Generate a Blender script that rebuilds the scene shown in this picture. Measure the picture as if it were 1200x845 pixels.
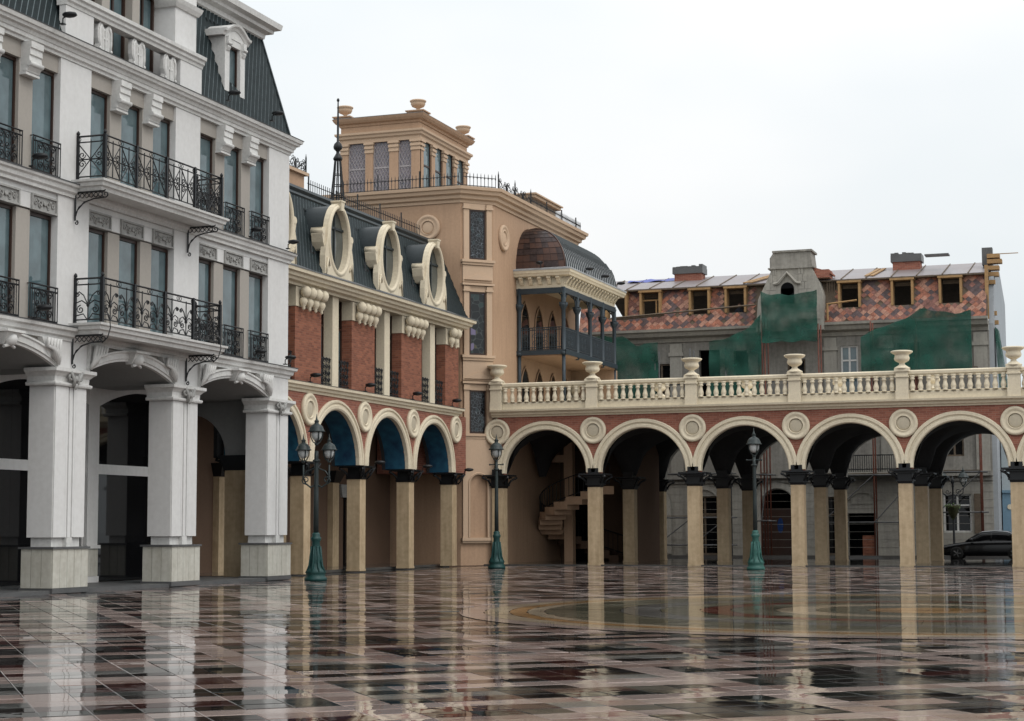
import bpy, math, random
from math import sin, cos, pi, radians, sqrt, atan2
from mathutils import Vector, Matrix
random.seed(7)
S = bpy.context.scene
for o in list(bpy.data.objects): bpy.data.objects.remove(o)
COL = S.collection
# ---------------------------------------------------------------- camera
EYE = 1.65
yaw, pit, rol = radians(19.539), radians(5.3647), radians(-0.2141)
fwd = Vector((-sin(yaw)*cos(pit), cos(yaw)*cos(pit), sin(pit)))
rt = Vector((cos(yaw), sin(yaw), 0)); up = rt.cross(fwd)
r2 = cos(rol)*rt + sin(rol)*up; u2 = r2.cross(fwd)
cd = bpy.data.cameras.new('camera'); cam = bpy.data.objects.new('camera', cd); COL.objects.link(cam)
mt = Matrix((r2, u2, -fwd)).transposed().to_4x4(); mt.translation = Vector((0, 0, EYE)); cam.matrix_world = mt
cd.sensor_width = 36; cd.lens = 2094.9/1200*36; cd.clip_start = .2; cd.clip_end = 3000
S.camera = cam
# ---------------------------------------------------------------- sky and sun
SUN_EL, SUN_AZ = radians(52), radians(112)     # azimuth clockwise from +Y: behind and to the right of the square
W = bpy.data.worlds.new('World'); S.world = W; W.use_nodes = True
nt = W.node_tree; nt.nodes.clear()
def wn(t, **k):
    n = nt.nodes.new(t)
    for a, b in k.items(): setattr(n, a, b)
    return n
out = wn('ShaderNodeOutputWorld'); bg = wn('ShaderNodeBackground'); bg.inputs['Strength'].default_value = 0.1
sk = wn('ShaderNodeTexSky', sky_type='NISHITA', sun_disc=False, sun_elevation=SUN_EL, sun_rotation=SUN_AZ, air_density=1.5, dust_density=4)
tc = wn('ShaderNodeTexCoord'); sp = wn('ShaderNodeSeparateXYZ'); nt.links.new(tc.outputs['Generated'], sp.inputs[0])
mr = wn('ShaderNodeMapRange'); nt.links.new(sp.outputs['Z'], mr.inputs[0])
mr.inputs[1].default_value = 0; mr.inputs[2].default_value = 1; mr.inputs[3].default_value = 8.9; mr.inputs[4].default_value = 15.0
ns = wn('ShaderNodeTexNoise'); ns.inputs['Scale'].default_value = 2.2; ns.inputs['Detail'].default_value = 4; ns.inputs['Roughness'].default_value = .45
mp = wn('ShaderNodeMapping'); mp.inputs['Scale'].default_value = (1, 1, 2.2); nt.links.new(tc.outputs['Generated'], mp.inputs[0]); nt.links.new(mp.outputs[0], ns.inputs['Vector'])
rmp = wn('ShaderNodeValToRGB'); nt.links.new(ns.outputs['Fac'], rmp.inputs[0])
rmp.color_ramp.elements[0].position = .38; rmp.color_ramp.elements[0].color = (.80, .865, .90, 1)
rmp.color_ramp.elements[1].position = .66; rmp.color_ramp.elements[1].color = (1.0, 1.0, 1.0, 1)
vm = wn('ShaderNodeVectorMath', operation='SCALE'); nt.links.new(rmp.outputs[0], vm.inputs[0]); nt.links.new(mr.outputs[0], vm.inputs['Scale'])
mx = wn('ShaderNodeMix', data_type='RGBA'); mx.inputs[0].default_value = .93
nt.links.new(sk.outputs[0], mx.inputs[6]); nt.links.new(vm.outputs[0], mx.inputs[7])
nt.links.new(mx.outputs[2], bg.inputs[0]); nt.links.new(bg.outputs[0], out.inputs[0])
ld = bpy.data.lights.new('sun', 'SUN'); ld.energy = 0.8; ld.angle = radians(28); ld.color = (1, .97, .93)
lo = bpy.data.objects.new('sun', ld); COL.objects.link(lo)
sd = Vector((sin(SUN_AZ)*cos(SUN_EL), cos(SUN_AZ)*cos(SUN_EL), sin(SUN_EL)))
lo.rotation_euler = (-sd).to_track_quat('-Z', 'Y').to_euler(); lo.location = (20, 0, 60)
S.view_settings.view_transform = 'Standard'; S.view_settings.look = 'None'; S.view_settings.exposure = 0.07; S.view_settings.gamma = 1
S.render.engine = 'CYCLES'; S.cycles.max_bounces = 8; S.cycles.diffuse_bounces = 1; S.cycles.glossy_bounces = 4
S.cycles.use_denoising = True
# ---------------------------------------------------------------- materials
def MAT(name, col, rough=.7, var=.15, scale=.8, fine=14, bump=.15, metal=0, spec=.4, streak=0, dirt=None, coat=0, ior=None):
    m = bpy.data.materials.new(name); m.use_nodes = True; t = m.node_tree; b = t.nodes['Principled BSDF']
    N = t.nodes.new; L = t.links.new
    g = N('ShaderNodeNewGeometry')
    n1 = N('ShaderNodeTexNoise'); n1.inputs['Scale'].default_value = scale; n1.inputs['Detail'].default_value = 5; L(g.outputs['Position'], n1.inputs['Vector'])
    n2 = N('ShaderNodeTexNoise'); n2.inputs['Scale'].default_value = fine; n2.inputs['Detail'].default_value = 4; L(g.outputs['Position'], n2.inputs['Vector'])
    ad = N('ShaderNodeMath'); ad.operation = 'ADD'; L(n1.outputs['Fac'], ad.inputs[0]); L(n2.outputs['Fac'], ad.inputs[1])
    last = ad.outputs[0]
    if streak:
        mpp = N('ShaderNodeMapping'); mpp.inputs['Scale'].default_value = (5, 5, .35); L(g.outputs['Position'], mpp.inputs[0])
        n3 = N('ShaderNodeTexNoise'); n3.inputs['Scale'].default_value = 1.3; n3.inputs['Detail'].default_value = 3; L(mpp.outputs[0], n3.inputs['Vector'])
        mm = N('ShaderNodeMath'); mm.operation = 'MULTIPLY_ADD'; L(n3.outputs['Fac'], mm.inputs[0]); mm.inputs[1].default_value = streak; L(last, mm.inputs[2]); last = mm.outputs[0]
        lo_, hi_ = .55+.3*streak, 1.45+.7*streak
    else: lo_, hi_ = .6, 1.4
    r = N('ShaderNodeMapRange'); L(last, r.inputs[0]); r.inputs[1].default_value = lo_; r.inputs[2].default_value = hi_
    cr = N('ShaderNodeMix'); cr.data_type = 'RGBA'; L(r.outputs[0], cr.inputs[0])
    d = dirt or tuple(c*(1-var*1.6) for c in col)
    cr.inputs[6].default_value = (*d, 1); cr.inputs[7].default_value = (*[min(1, c*(1+var*.6)) for c in col], 1)
    L(cr.outputs[2], b.inputs['Base Color'])
    b.inputs['Roughness'].default_value = rough; b.inputs['Metallic'].default_value = metal; b.inputs['Specular IOR Level'].default_value = spec
    if ior: b.inputs['IOR'].default_value = ior
    if coat: b.inputs['Coat Weight'].default_value = coat; b.inputs['Coat Roughness'].default_value = .03
    if bump:
        bp = N('ShaderNodeBump'); bp.inputs['Strength'].default_value = bump; bp.inputs['Distance'].default_value = .02
        L(n2.outputs['Fac'], bp.inputs['Height']); L(bp.outputs[0], b.inputs['Normal'])
    return m
def BRICK(name, c1, c2, mort, bw=.25, bh=.075):
    m = MAT(name, c1, .85, .2, 1.2, 20, 0); t = m.node_tree; b = t.nodes['Principled BSDF']; N = t.nodes.new; L = t.links.new
    g = N('ShaderNodeNewGeometry'); s = N('ShaderNodeSeparateXYZ'); L(g.outputs['Position'], s.inputs[0])
    a = N('ShaderNodeMath'); L(s.outputs['X'], a.inputs[0]); L(s.outputs['Y'], a.inputs[1])
    c = N('ShaderNodeCombineXYZ'); L(a.outputs[0], c.inputs[0]); L(s.outputs['Z'], c.inputs[1])
    k = N('ShaderNodeTexBrick'); L(c.outputs[0], k.inputs['Vector']); k.inputs['Scale'].default_value = 1
    k.inputs['Brick Width'].default_value = bw; k.inputs['Row Height'].default_value = bh; k.inputs['Mortar Size'].default_value = .009; k.inputs['Mortar Smooth'].default_value = .3
    k.inputs['Color1'].default_value = (*c1, 1); k.inputs['Color2'].default_value = (*c2, 1); k.inputs['Mortar'].default_value = (*mort, 1)
    old = b.inputs['Base Color'].links[0].from_socket
    mxx = N('ShaderNodeMix'); mxx.data_type = 'RGBA'; mxx.inputs[0].default_value = .3; L(k.outputs['Color'], mxx.inputs[6]); L(old, mxx.inputs[7]); L(mxx.outputs[2], b.inputs['Base Color'])
    bp = N('ShaderNodeBump'); bp.invert = True; bp.inputs['Strength'].default_value = .6; bp.inputs['Distance'].default_value = .015; L(k.outputs['Fac'], bp.inputs['Height']); L(bp.outputs[0], b.inputs['Normal'])
    return m
def WET(name, col, var=.25, rough=.35, coat=1):
    m = MAT(name, col, rough, var, 1.1, 30, 0); t = m.node_tree; b = t.nodes['Principled BSDF']; N = t.nodes.new; L = t.links.new
    b.inputs['Coat Weight'].default_value = coat; b.inputs['Coat IOR'].default_value = 1.33; b.inputs['Specular IOR Level'].default_value = .0
    g = N('ShaderNodeNewGeometry')
    n = N('ShaderNodeTexNoise'); n.inputs['Scale'].default_value = .7; n.inputs['Detail'].default_value = 7; L(g.outputs['Position'], n.inputs['Vector'])
    r = N('ShaderNodeMapRange'); L(n.outputs['Fac'], r.inputs[0]); r.inputs[1].default_value = .42; r.inputs[2].default_value = .68; r.inputs[3].default_value = .012; r.inputs[4].default_value = .15; L(r.outputs[0], b.inputs['Coat Roughness'])
    w = N('ShaderNodeTexNoise'); w.inputs['Scale'].default_value = 1.6; w.inputs['Detail'].default_value = 3; L(g.outputs['Position'], w.inputs['Vector'])
    bp = N('ShaderNodeBump'); bp.inputs['Strength'].default_value = 1; bp.inputs['Distance'].default_value = .0022; L(w.outputs['Fac'], bp.inputs['Height']); L(bp.outputs[0], b.inputs['Coat Normal'])
    return m
def GLASS(name, col=(.03, .04, .045), rough=.03, ior=1.6, var=.3, scale=.5):
    return MAT(name, col, rough, var, scale, 2, 0, spec=.5, ior=ior)
def LEADED(name, cols, scale=6, line=(.13, .15, .17)):
    m = MAT(name, cols[0], .12, .3, 1, 6, 0); t = m.node_tree; b = t.nodes['Principled BSDF']; N = t.nodes.new; L = t.links.new
    g = N('ShaderNodeNewGeometry')
    v = N('ShaderNodeTexVoronoi'); v.inputs['Scale'].default_value = scale; L(g.outputs['Position'], v.inputs['Vector'])
    e = N('ShaderNodeTexVoronoi'); e.feature = 'DISTANCE_TO_EDGE'; e.inputs['Scale'].default_value = scale; L(g.outputs['Position'], e.inputs['Vector'])
    s = N('ShaderNodeSeparateColor'); L(v.outputs['Color'], s.inputs[0])
    r = N('ShaderNodeValToRGB'); r.color_ramp.interpolation = 'CONSTANT'; L(s.outputs[0], r.inputs[0])
    r.color_ramp.elements[0].color = (*cols[0], 1); r.color_ramp.elements[1].position = .5; r.color_ramp.elements[1].color = (*cols[1], 1)
    for i, c in enumerate(cols[2:]):
        q = r.color_ramp.elements.new(.7+.12*i); q.color = (*c, 1)
    k = N('ShaderNodeMath'); k.operation = 'LESS_THAN'; L(e.outputs['Distance'], k.inputs[0]); k.inputs[1].default_value = .03
    mxx = N('ShaderNodeMix'); mxx.data_type = 'RGBA'; L(k.outputs[0], mxx.inputs[0]); L(r.outputs[0], mxx.inputs[6]); mxx.inputs[7].default_value = (*line, 1)
    L(mxx.outputs[2], b.inputs['Base Color'])
    return m
white = MAT('white_render', (.80, .785, .765), .75, .06, .35, 7, .05, streak=.4, dirt=(.68, .66, .635))
white_trim = MAT('white_moulding', (.82, .80, .775), .7, .10, .9, 12, .1, streak=.6, dirt=(.56, .55, .52))
beige = MAT('greige_render', (.43, .39, .345), .8, .08, .6, 10, .08, streak=.5)
clad = MAT('pale_stone_cladding', (.66, .64, .57), .5, .14, 1.6, 8, .15, streak=1.0, dirt=(.44, .41, .34))
darkstone = MAT('dark_grey_stone', (.12, .12, .12), .45, .2, 2, 20, .2)
greystone = MAT('grey_carved_stone', (.42, .41, .39), .8, .2, 6, 30, .3)
lead = MAT('lead_flashing', (.16, .165, .17), .45, .2, 1, 10, .1)
frame_brown = MAT('dark_brown_frame', (.045, .022, .015), .4, .15, 2, 12, .05)
iron = MAT('black_wrought_iron', (.012, .013, .015), .45, .2, 3, 20, .05)
iron_blue = MAT('blue_grey_painted_iron', (.035, .05, .062), .45, .2, 2, 16, .08)
win = GLASS('sky_tinted_glass', (.115, .172, .188), .04, 1.7)  # blue-grey base puts part of the sky reflection into the colour
darkglass = GLASS('dark_shop_glass', (.008, .008, .009), .03, 1.36)
cream = MAT('cream_stucco', (.87, .765, .58), .75, .09, .7, 12, .1, streak=.5, dirt=(.66, .56, .41))
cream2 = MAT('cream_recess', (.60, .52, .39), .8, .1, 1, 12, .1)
brickr = BRICK('red_brick', (.38, .14, .08), (.16, .055, .036), (.27, .16, .11), .27, .085)
brickr2 = BRICK('dark_red_brick', (.40, .15, .10), (.21, .07, .05), (.40, .26, .19), .28, .09)
tan = MAT('tan_stucco', (.55, .36, .235), .8, .08, .45, 10, .1, streak=1.0, dirt=(.41, .26, .165))
tanl = MAT('light_tan_moulding', (.63, .45, .31), .75, .07, .6, 12, .1, streak=.4)
trav = MAT('travertine_column', (.62, .48, .31), .5, .2, 1.5, 6, .15, streak=1.3, dirt=(.40, .28, .165))
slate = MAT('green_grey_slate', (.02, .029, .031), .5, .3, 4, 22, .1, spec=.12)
slate2 = MAT('painted_slate_highlight', (.15, .185, .195), .5, .3, 4, 22, .1, spec=.2)  # light streak along each tile: a highlight put into the colour
zinc = MAT('dark_zinc', (.04, .05, .054), .45, .2, 1.5, 14, .05, spec=.3)
mural = MAT('blue_sea_mural', (.022, .115, .18), .6, .6, 1.1, 3.2, .05, dirt=(.006, .022, .07))
plaster_dk = MAT('shade_darkened_plaster', (.15, .092, .06), .85, .1, .8, 10, .08)  # tan plaster with the interior shade put into its colour
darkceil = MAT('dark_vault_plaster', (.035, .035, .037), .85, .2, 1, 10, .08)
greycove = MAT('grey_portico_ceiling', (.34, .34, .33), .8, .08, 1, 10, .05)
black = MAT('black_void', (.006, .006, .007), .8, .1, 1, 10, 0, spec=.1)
copper = MAT('aged_copper_tile', (.095, .05, .036), .38, .5, 3, 9, .1, metal=.45, dirt=(.075, .05, .045))
copper2 = MAT('dark_copper_tile', (.07, .05, .048), .38, .4, 3, 9, .1, metal=.45)
copper3 = MAT('orange_copper_tile', (.13, .058, .036), .42, .4, 3, 9, .1, metal=.4)
seam = MAT('zinc_standing_seam', (.44, .45, .46), .5, .2, 1.2, 9, .05)
stained = LEADED('dark_leaded_glass', [(.012, .014, .016), (.02, .022, .024), (.03, .045, .05), (.012, .012, .014)], 7)
stained2 = LEADED('coloured_leaded_glass', [(.015, .018, .02), (.03, .05, .05), (.10, .09, .05), (.20, .17, .28)], 3.2, (.06, .07, .07))
latglass = MAT('pinkish_lattice_glass', (.25, .20, .215), .25, .35, 2.2, 5, .05, dirt=(.15, .16, .19))
lattice = MAT('pale_lattice_bar', (.42, .38, .38), .5, .1, 2, 10, .05)
lampbright = MAT('bright_verdigris', (.035, .12, .10), .5, .5, 8, 30, .3, dirt=(.018, .07, .06))
lampgreen = MAT('verdigris_cast_iron', (.013, .056, .05), .45, .4, 8, 30, .3, dirt=(.012, .05, .05))
lampglass = MAT('milky_lamp_glass', (.62, .64, .63), .15, .1, 3, 10, 0)
oldwall = MAT('weathered_grey_stone', (.33, .31, .275), .85, .3, .9, 6, .4, streak=1.3, dirt=(.15, .14, .125))
oldwall2 = MAT('stained_light_stone', (.40, .375, .325), .85, .25, 1.2, 7, .35, streak=1.2, dirt=(.24, .225, .20))
gable = MAT('grey_render_gable', (.40, .42, .44), .85, .12, .7, 8, .15, streak=.8)
roofm = MAT('old_sheet_roof', (.27, .262, .278), .4, .25, .8, 5, .08, metal=.25, streak=.5, dirt=(.26, .20, .185))
clay = [MAT('orange_shingle', (.44, .17, .105), .6, .5, 3, 16, .2), MAT('brown_red_shingle', (.30, .135, .105), .6, .5, 3, 16, .2),
        MAT('pale_orange_shingle', (.52, .27, .19), .6, .45, 3, 16, .2), MAT('sooty_shingle', (.13, .09, .09), .6, .4, 3, 16, .2)]
pine = MAT('fresh_pine_board', (.42, .25, .11), .65, .2, 3, 10, .1)
oldwood = MAT('weathered_board', (.16, .12, .085), .8, .3, 3, 14, .2)
netm = MAT('green_debris_net', (.012, .095, .065), .7, .35, 1.1, 14, .3, dirt=(.006, .05, .036))
nt_ = netm.node_tree; bb = nt_.nodes['Principled BSDF']; g_ = nt_.nodes.new('ShaderNodeNewGeometry'); q_ = nt_.nodes.new('ShaderNodeTexNoise'); q_.inputs['Scale'].default_value = .9; q_.inputs['Detail'].default_value = 5
nt_.links.new(g_.outputs['Position'], q_.inputs['Vector']); w_ = nt_.nodes.new('ShaderNodeMapRange'); nt_.links.new(q_.outputs['Fac'], w_.inputs[0]); w_.inputs[1].default_value = .35; w_.inputs[2].default_value = .65; w_.inputs[3].default_value = .38; w_.inputs[4].default_value = .90; nt_.links.new(w_.outputs[0], bb.inputs['Alpha'])
rust = MAT('rusty_scaffold_tube', (.16, .05, .03), .6, .35, 5, 20, .1)
steel = MAT('grey_scaffold_tube', (.10, .10, .10), .5, .3, 5, 20, .1)
GL_D = GLASS("dark_oval_glass", (.11, .12, .11), .05, 1.6)
bluetarp = MAT('blue_tarpaulin', (.02, .05, .42), .35, .2, 2, 8, .3)
paleblue = MAT('pale_blue_render', (.47, .53, .55), .8, .1, .6, 8, .1)
shopblue = MAT('blue_shop_paint', (.20, .32, .42), .7, .12, .8, 9, .08)
carblack = MAT('black_car_paint', (.005, .005, .006), .25, .15, 2, 10, 0, spec=.3, coat=.25)
rubber = MAT('tyre_rubber', (.012, .012, .012), .8, .1, 4, 20, .1)
chrome = MAT('grey_metal', (.45, .46, .47), .25, .1, 4, 20, 0, metal=.9)
redlens = MAT('red_lens', (.35, .01, .01), .15, .1, 4, 10, 0)
asph = WET('wet_asphalt', (.045, .045, .048), .3, .5)
pavem = WET('wet_pavement', (.10, .095, .09), .25, .45)
mortar = WET('wet_joint_mortar', (.035, .032, .03), .2, .5)
slabs = {'pink': WET('wet_pink_granite', (.25, .175, .15)), 'rose': WET('wet_pale_rose_granite', (.34, .265, .235)), 'grey': WET('wet_grey_granite', (.14, .135, .125)), 'green': WET('wet_green_black_granite', (.022, .023, .02)),
         'char': WET('wet_charcoal_granite', (.023, .019, .017)), 'red': WET('wet_dark_red_granite', (.048, .019, .016)), 'ochre': WET('wet_ochre_granite', (.36, .20, .085)), 'olive': WET('wet_olive_mosaic', (.125, .115, .08)), 'tan': WET('wet_tan_granite', (.38, .30, .21)), 'mred': WET('wet_red_mosaic', (.15, .05, .035))}
leafm = MAT('basket_leaf', (.06, .11, .02), .6, .4, 8, 30, .2)
skin = MAT('skin', (.42, .25, .19), .6, .1, 5, 20, 0)
cloth_d = MAT('dark_work_jacket', (.035, .04, .055), .85, .2, 5, 20, .2)
cloth_l = MAT('grey_work_trousers', (.30, .32, .33), .85, .2, 5, 20, .2)
# ---------------------------------------------------------------- mesh helpers
def FX(X): return lambda a, b, c: (X+b, a, c)
def FY(Y): return lambda a, b, c: (a, Y-b, c)
def FD(o, ang):
    ux, uy = cos(ang), sin(ang)
    return lambda a, b, c: (o[0]+a*ux+b*uy, o[1]+a*uy-b*ux, c)
def FI(a, b, c): return (a, b, c)
ORG = {}
class MB:
    def __init__(s, T=FI): s.v = []; s.f = []; s.mi = []; s.sm = []; s.T = T; s.cur = 0
    def p(s, a, b, c): s.v.append(s.T(a, b, c)); return len(s.v)-1
    def face(s, idx, smooth=False): s.f.append(tuple(idx)); s.mi.append(s.cur); s.sm.append(smooth)
    def quad(s, *P): s.face([s.p(*q) for q in P])
    def box(s, a0, a1, b0, b1, c0, c1):
        i = [s.p(a, b, c) for c in (c0, c1) for b in (b0, b1) for a in (a0, a1)]
        for q in ((0, 2, 3, 1), (4, 5, 7, 6), (0, 1, 5, 4), (2, 6, 7, 3), (0, 4, 6, 2), (1, 3, 7, 5)): s.face([i[k] for k in q])
    def frus(s, a0, a1, b0, b1, c0, A0, A1, B0, B1, c1):
        i = [s.p(a, b, c0) for b in (b0, b1) for a in (a0, a1)]+[s.p(a, b, c1) for b in (B0, B1) for a in (A0, A1)]
        for q in ((0, 2, 3, 1), (4, 5, 7, 6), (0, 1, 5, 4), (2, 6, 7, 3), (0, 4, 6, 2), (1, 3, 7, 5)): s.face([i[k] for k in q])
    def prism(s, pts, vec):                       # planar polygon of 3-tuples pushed along vec
        n = len(pts); i = [s.p(*q) for q in pts]; j = [s.p(q[0]+vec[0], q[1]+vec[1], q[2]+vec[2]) for q in pts]
        s.face(i); s.face(j[::-1])
        for k in range(n): s.face((i[k], i[(k+1) % n], j[(k+1) % n], j[k]))
    def prof_a(s, prof, a0, a1):                  # polygon in (b,c) pushed along a
        s.prism([(a0, b, c) for b, c in prof], (a1-a0, 0, 0))
    def prof_b(s, prof, b0, b1):                  # polygon in (a,c) pushed along b
        s.prism([(a, b0, c) for a, c in prof], (0, b1-b0, 0))
    def lathe(s, prof, c=(0, 0, 0), n=12, axis='c', sx=1, sy=1, smooth=True):
        rings = []
        for r, h in prof:
            ring = []
            for k in range(n):
                t = 2*pi*k/n; x, y = r*cos(t)*sx, r*sin(t)*sy
                if axis == 'c': q = (c[0]+x, c[1]+y, c[2]+h)
                elif axis == 'b': q = (c[0]+x, c[1]+h, c[2]+y)
                else: q = (c[0]+h, c[1]+x, c[2]+y)
                ring.append(s.p(*q))
            rings.append(ring)
        for A, B in zip(rings, rings[1:]):
            for k in range(n): s.face((A[k], A[(k+1) % n], B[(k+1) % n], B[k]), smooth)
        s.face(rings[0][::-1]); s.face(rings[-1])
    def tube(s, pts, r, n=4, smooth=False, r1=None):
        P = [Vector(q) for q in pts]; rings = []; N = len(P)
        nrm = None
        for k in range(N):
            d = (P[min(k+1, N-1)]-P[max(k-1, 0)])
            if d.length < 1e-9: d = Vector((0, 0, 1))
            d.normalize()
            if nrm is None: nrm = d.orthogonal().normalized()
            else:
                nrm = nrm-d*nrm.dot(d)
                nrm = nrm.normalized() if nrm.length > 1e-6 else d.orthogonal().normalized()
            b = d.cross(nrm); rr = r if r1 is None else r+(r1-r)*k/(N-1)
            rings.append([s.p(*(P[k]+nrm*(rr*cos(2*pi*(j+.5)/n))+b*(rr*sin(2*pi*(j+.5)/n)))) for j in range(n)])
        for A, B in zip(rings, rings[1:]):
            for k in range(n): s.face((A[k], A[(k+1) % n], B[(k+1) % n], B[k]), smooth)
        s.face(rings[0][::-1]); s.face(rings[-1])
    def grid(s, rows, smooth=False, closed=False):
        I = [[s.p(*q) for q in r] for r in rows]
        for A, B in zip(I, I[1:]):
            m = len(A)
            for k in range(m if closed else m-1): s.face((A[k], A[(k+1) % m], B[(k+1) % m], B[k]), smooth)
        return I
    def sweep(s, path, prof):                     # horizontal moulding: path [(x,y)], prof [(out,z)] closed; outward is right of travel
        n = len(path); rows = []
        for k in range(n):
            def nr(i):
                dx, dy = path[i+1][0]-path[i][0], path[i+1][1]-path[i][1]; l = sqrt(dx*dx+dy*dy); return Vector((dy/l, -dx/l))
            if k == 0: m = nr(0)
            elif k == n-1: m = nr(n-2)
            else:
                a, b = nr(k-1), nr(k); m = (a+b); m = m/(m.dot(a))
            rows.append([(path[k][0]+m.x*o, path[k][1]+m.y*o, z) for o, z in prof])
        I = s.grid(rows, False, True); s.face(I[0][::-1]); s.face(I[-1])
    def arcsweep(s, cu, zc, prof, a0=0, a1=pi, n=18, leg=0, sz=1.0):  # arch moulding in frame plane, prof [(r,b)] closed polygon
        rows = []
        if leg: rows.append([(cu+r, b, zc-leg) for r, b in prof])
        for k in range(n+1):
            t = a0+(a1-a0)*k/n; rows.append([(cu+r*cos(t), b, zc+r*sin(t)*sz) for r, b in prof])
        if leg: rows.append([(cu-r, b, zc-leg) for r, b in prof])
        I = s.grid(rows, False, True); s.face(I[0][::-1]); s.face(I[-1])
    def archwall(s, u0, u1, cu, r, zc, zt, b0, b1, z0=None, n=18, sz=1.0, back=True):  # wall b0..b1 with a round-headed opening
        pts = [(cu+r*cos(pi-pi*k/n), zc+sz*r*sin(pi-pi*k/n)) for k in range(n+1)]
        for bb_ in ((b0, b1) if back else (b1,)):
            top = [s.p(a, bb_, zt) for a, c in pts]; low = [s.p(a, bb_, c) for a, c in pts]
            for k in range(n): s.face((low[k], low[k+1], top[k+1], top[k]))
        A = [s.p(a, b0, c) for a, c in pts]; B = [s.p(a, b1, c) for a, c in pts]
        for k in range(n): s.face((A[k], A[k+1], B[k+1], B[k]), True)
        zz = zc if z0 is None else z0
        if cu-r-u0 > 1e-4: s.box(u0, cu-r, b0, b1, zz, zt)
        if u1-cu-r > 1e-4: s.box(cu+r, u1, b0, b1, zz, zt)
        if zz < zc: pass
    def build(s, name, mat, parent=None, org=None, label=None, kind=None):
        me = bpy.data.meshes.new(name)
        o = bpy.data.objects.new(name, me)
        if parent is not None: o.parent = parent; org = ORG[parent.name]
        org = Vector(org or (0, 0, 0))
        me.from_pydata([(x-org.x, y-org.y, z-org.z) for x, y, z in s.v], [], s.f)
        mats = mat if isinstance(mat, (list, tuple)) else [mat]
        for m in mats: me.materials.append(m)
        me.polygons.foreach_set('use_smooth', s.sm)
        if len(mats) > 1: me.polygons.foreach_set('material_index', s.mi)
        me.update(); COL.objects.link(o)
        if parent is None: o.location = org
        ORG[o.name] = org
        if label: o['label'] = label
        if kind: o['kind'] = kind
        return o
def thing(name, label, cat, loc=(0, 0, 0), group=None):
    o = bpy.data.objects.new(name, None); COL.objects.link(o); o.location = loc; o.empty_display_size = .3
    o['label'] = label; o['category'] = cat
    if group: o['group'] = group
    ORG[o.name] = Vector(loc); return o
def cp(o, off, parent=None):                       # copy a part with its sub-parts, moved by off
    c = o.copy(); COL.objects.link(c); c.parent = parent if parent is not None else o.parent
    c.location = o.location+Vector(off); ORG[c.name] = ORG[o.name]
    for ch in list(o.children): cp2(ch, c)
    return c
def cp2(o, parent):
    c = o.copy(); COL.objects.link(c); c.parent = parent; ORG[c.name] = ORG[o.name]
    for ch in list(o.children): cp2(ch, c)
def cpthing(o, loc, label, rz=None):
    c = o.copy(); COL.objects.link(c); c.location = loc; c['label'] = label; ORG[c.name] = Vector(loc)
    if rz is not None: c.rotation_euler = (0, 0, rz)
    for ch in list(o.children): cp2(ch, c)
    return c
def spiral(c, r0, turns, a0, plane, n=16, r1=.02):  # flat scroll, plane maps (x,y)->3d
    return [plane(c[0]+(r0+(r1-r0)*k/n)*cos(a0+turns*2*pi*k/n), c[1]+(r0+(r1-r0)*k/n)*sin(a0+turns*2*pi*k/n)) for k in range(n+1)]
def tiles(mb, P, u0, u1, lo, hi, w, h, nm=1, lift=.03, skip=None):  # diamond tiles on a sloping strip; lo,hi=(b,c)
    L = sqrt((hi[0]-lo[0])**2+(hi[1]-lo[1])**2); nb, nc = (hi[1]-lo[1])/L, -(hi[0]-lo[0])/L
    rows = int(L/(h/2))
    def pt(u, t, k): t = max(0, min(L, t)); u = max(u0, min(u1, u)); return (u, lo[0]+(hi[0]-lo[0])*t/L+nb*k, lo[1]+(hi[1]-lo[1])*t/L+nc*k)
    for r in range(-1, rows+1):
        t = r*h/2; m = int((u1-u0)/w)+2
        for q in range(m):
            u = u0+(q+(.5 if r % 2 else 0))*w
            if u-w/2 > u1 or u+w/2 < u0: continue
            if skip and skip(u, t): continue
            mb.cur = random.randrange(nm) if nm > 1 else 0
            a = pt(u, t, lift); b = pt(u+w/2, t+h/2, lift); c = pt(u, t+h, .006); d = pt(u-w/2, t+h/2, .006)
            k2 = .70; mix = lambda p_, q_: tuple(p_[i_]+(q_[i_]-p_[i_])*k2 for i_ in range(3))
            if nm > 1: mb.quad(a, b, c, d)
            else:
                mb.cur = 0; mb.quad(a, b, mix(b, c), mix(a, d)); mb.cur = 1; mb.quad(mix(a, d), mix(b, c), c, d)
    mb.cur = 0
def boxes(T, name, mat, par, L):
    for q in L:
        m = MB(T); m.box(*q); m.build(name, mat, par)
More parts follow.
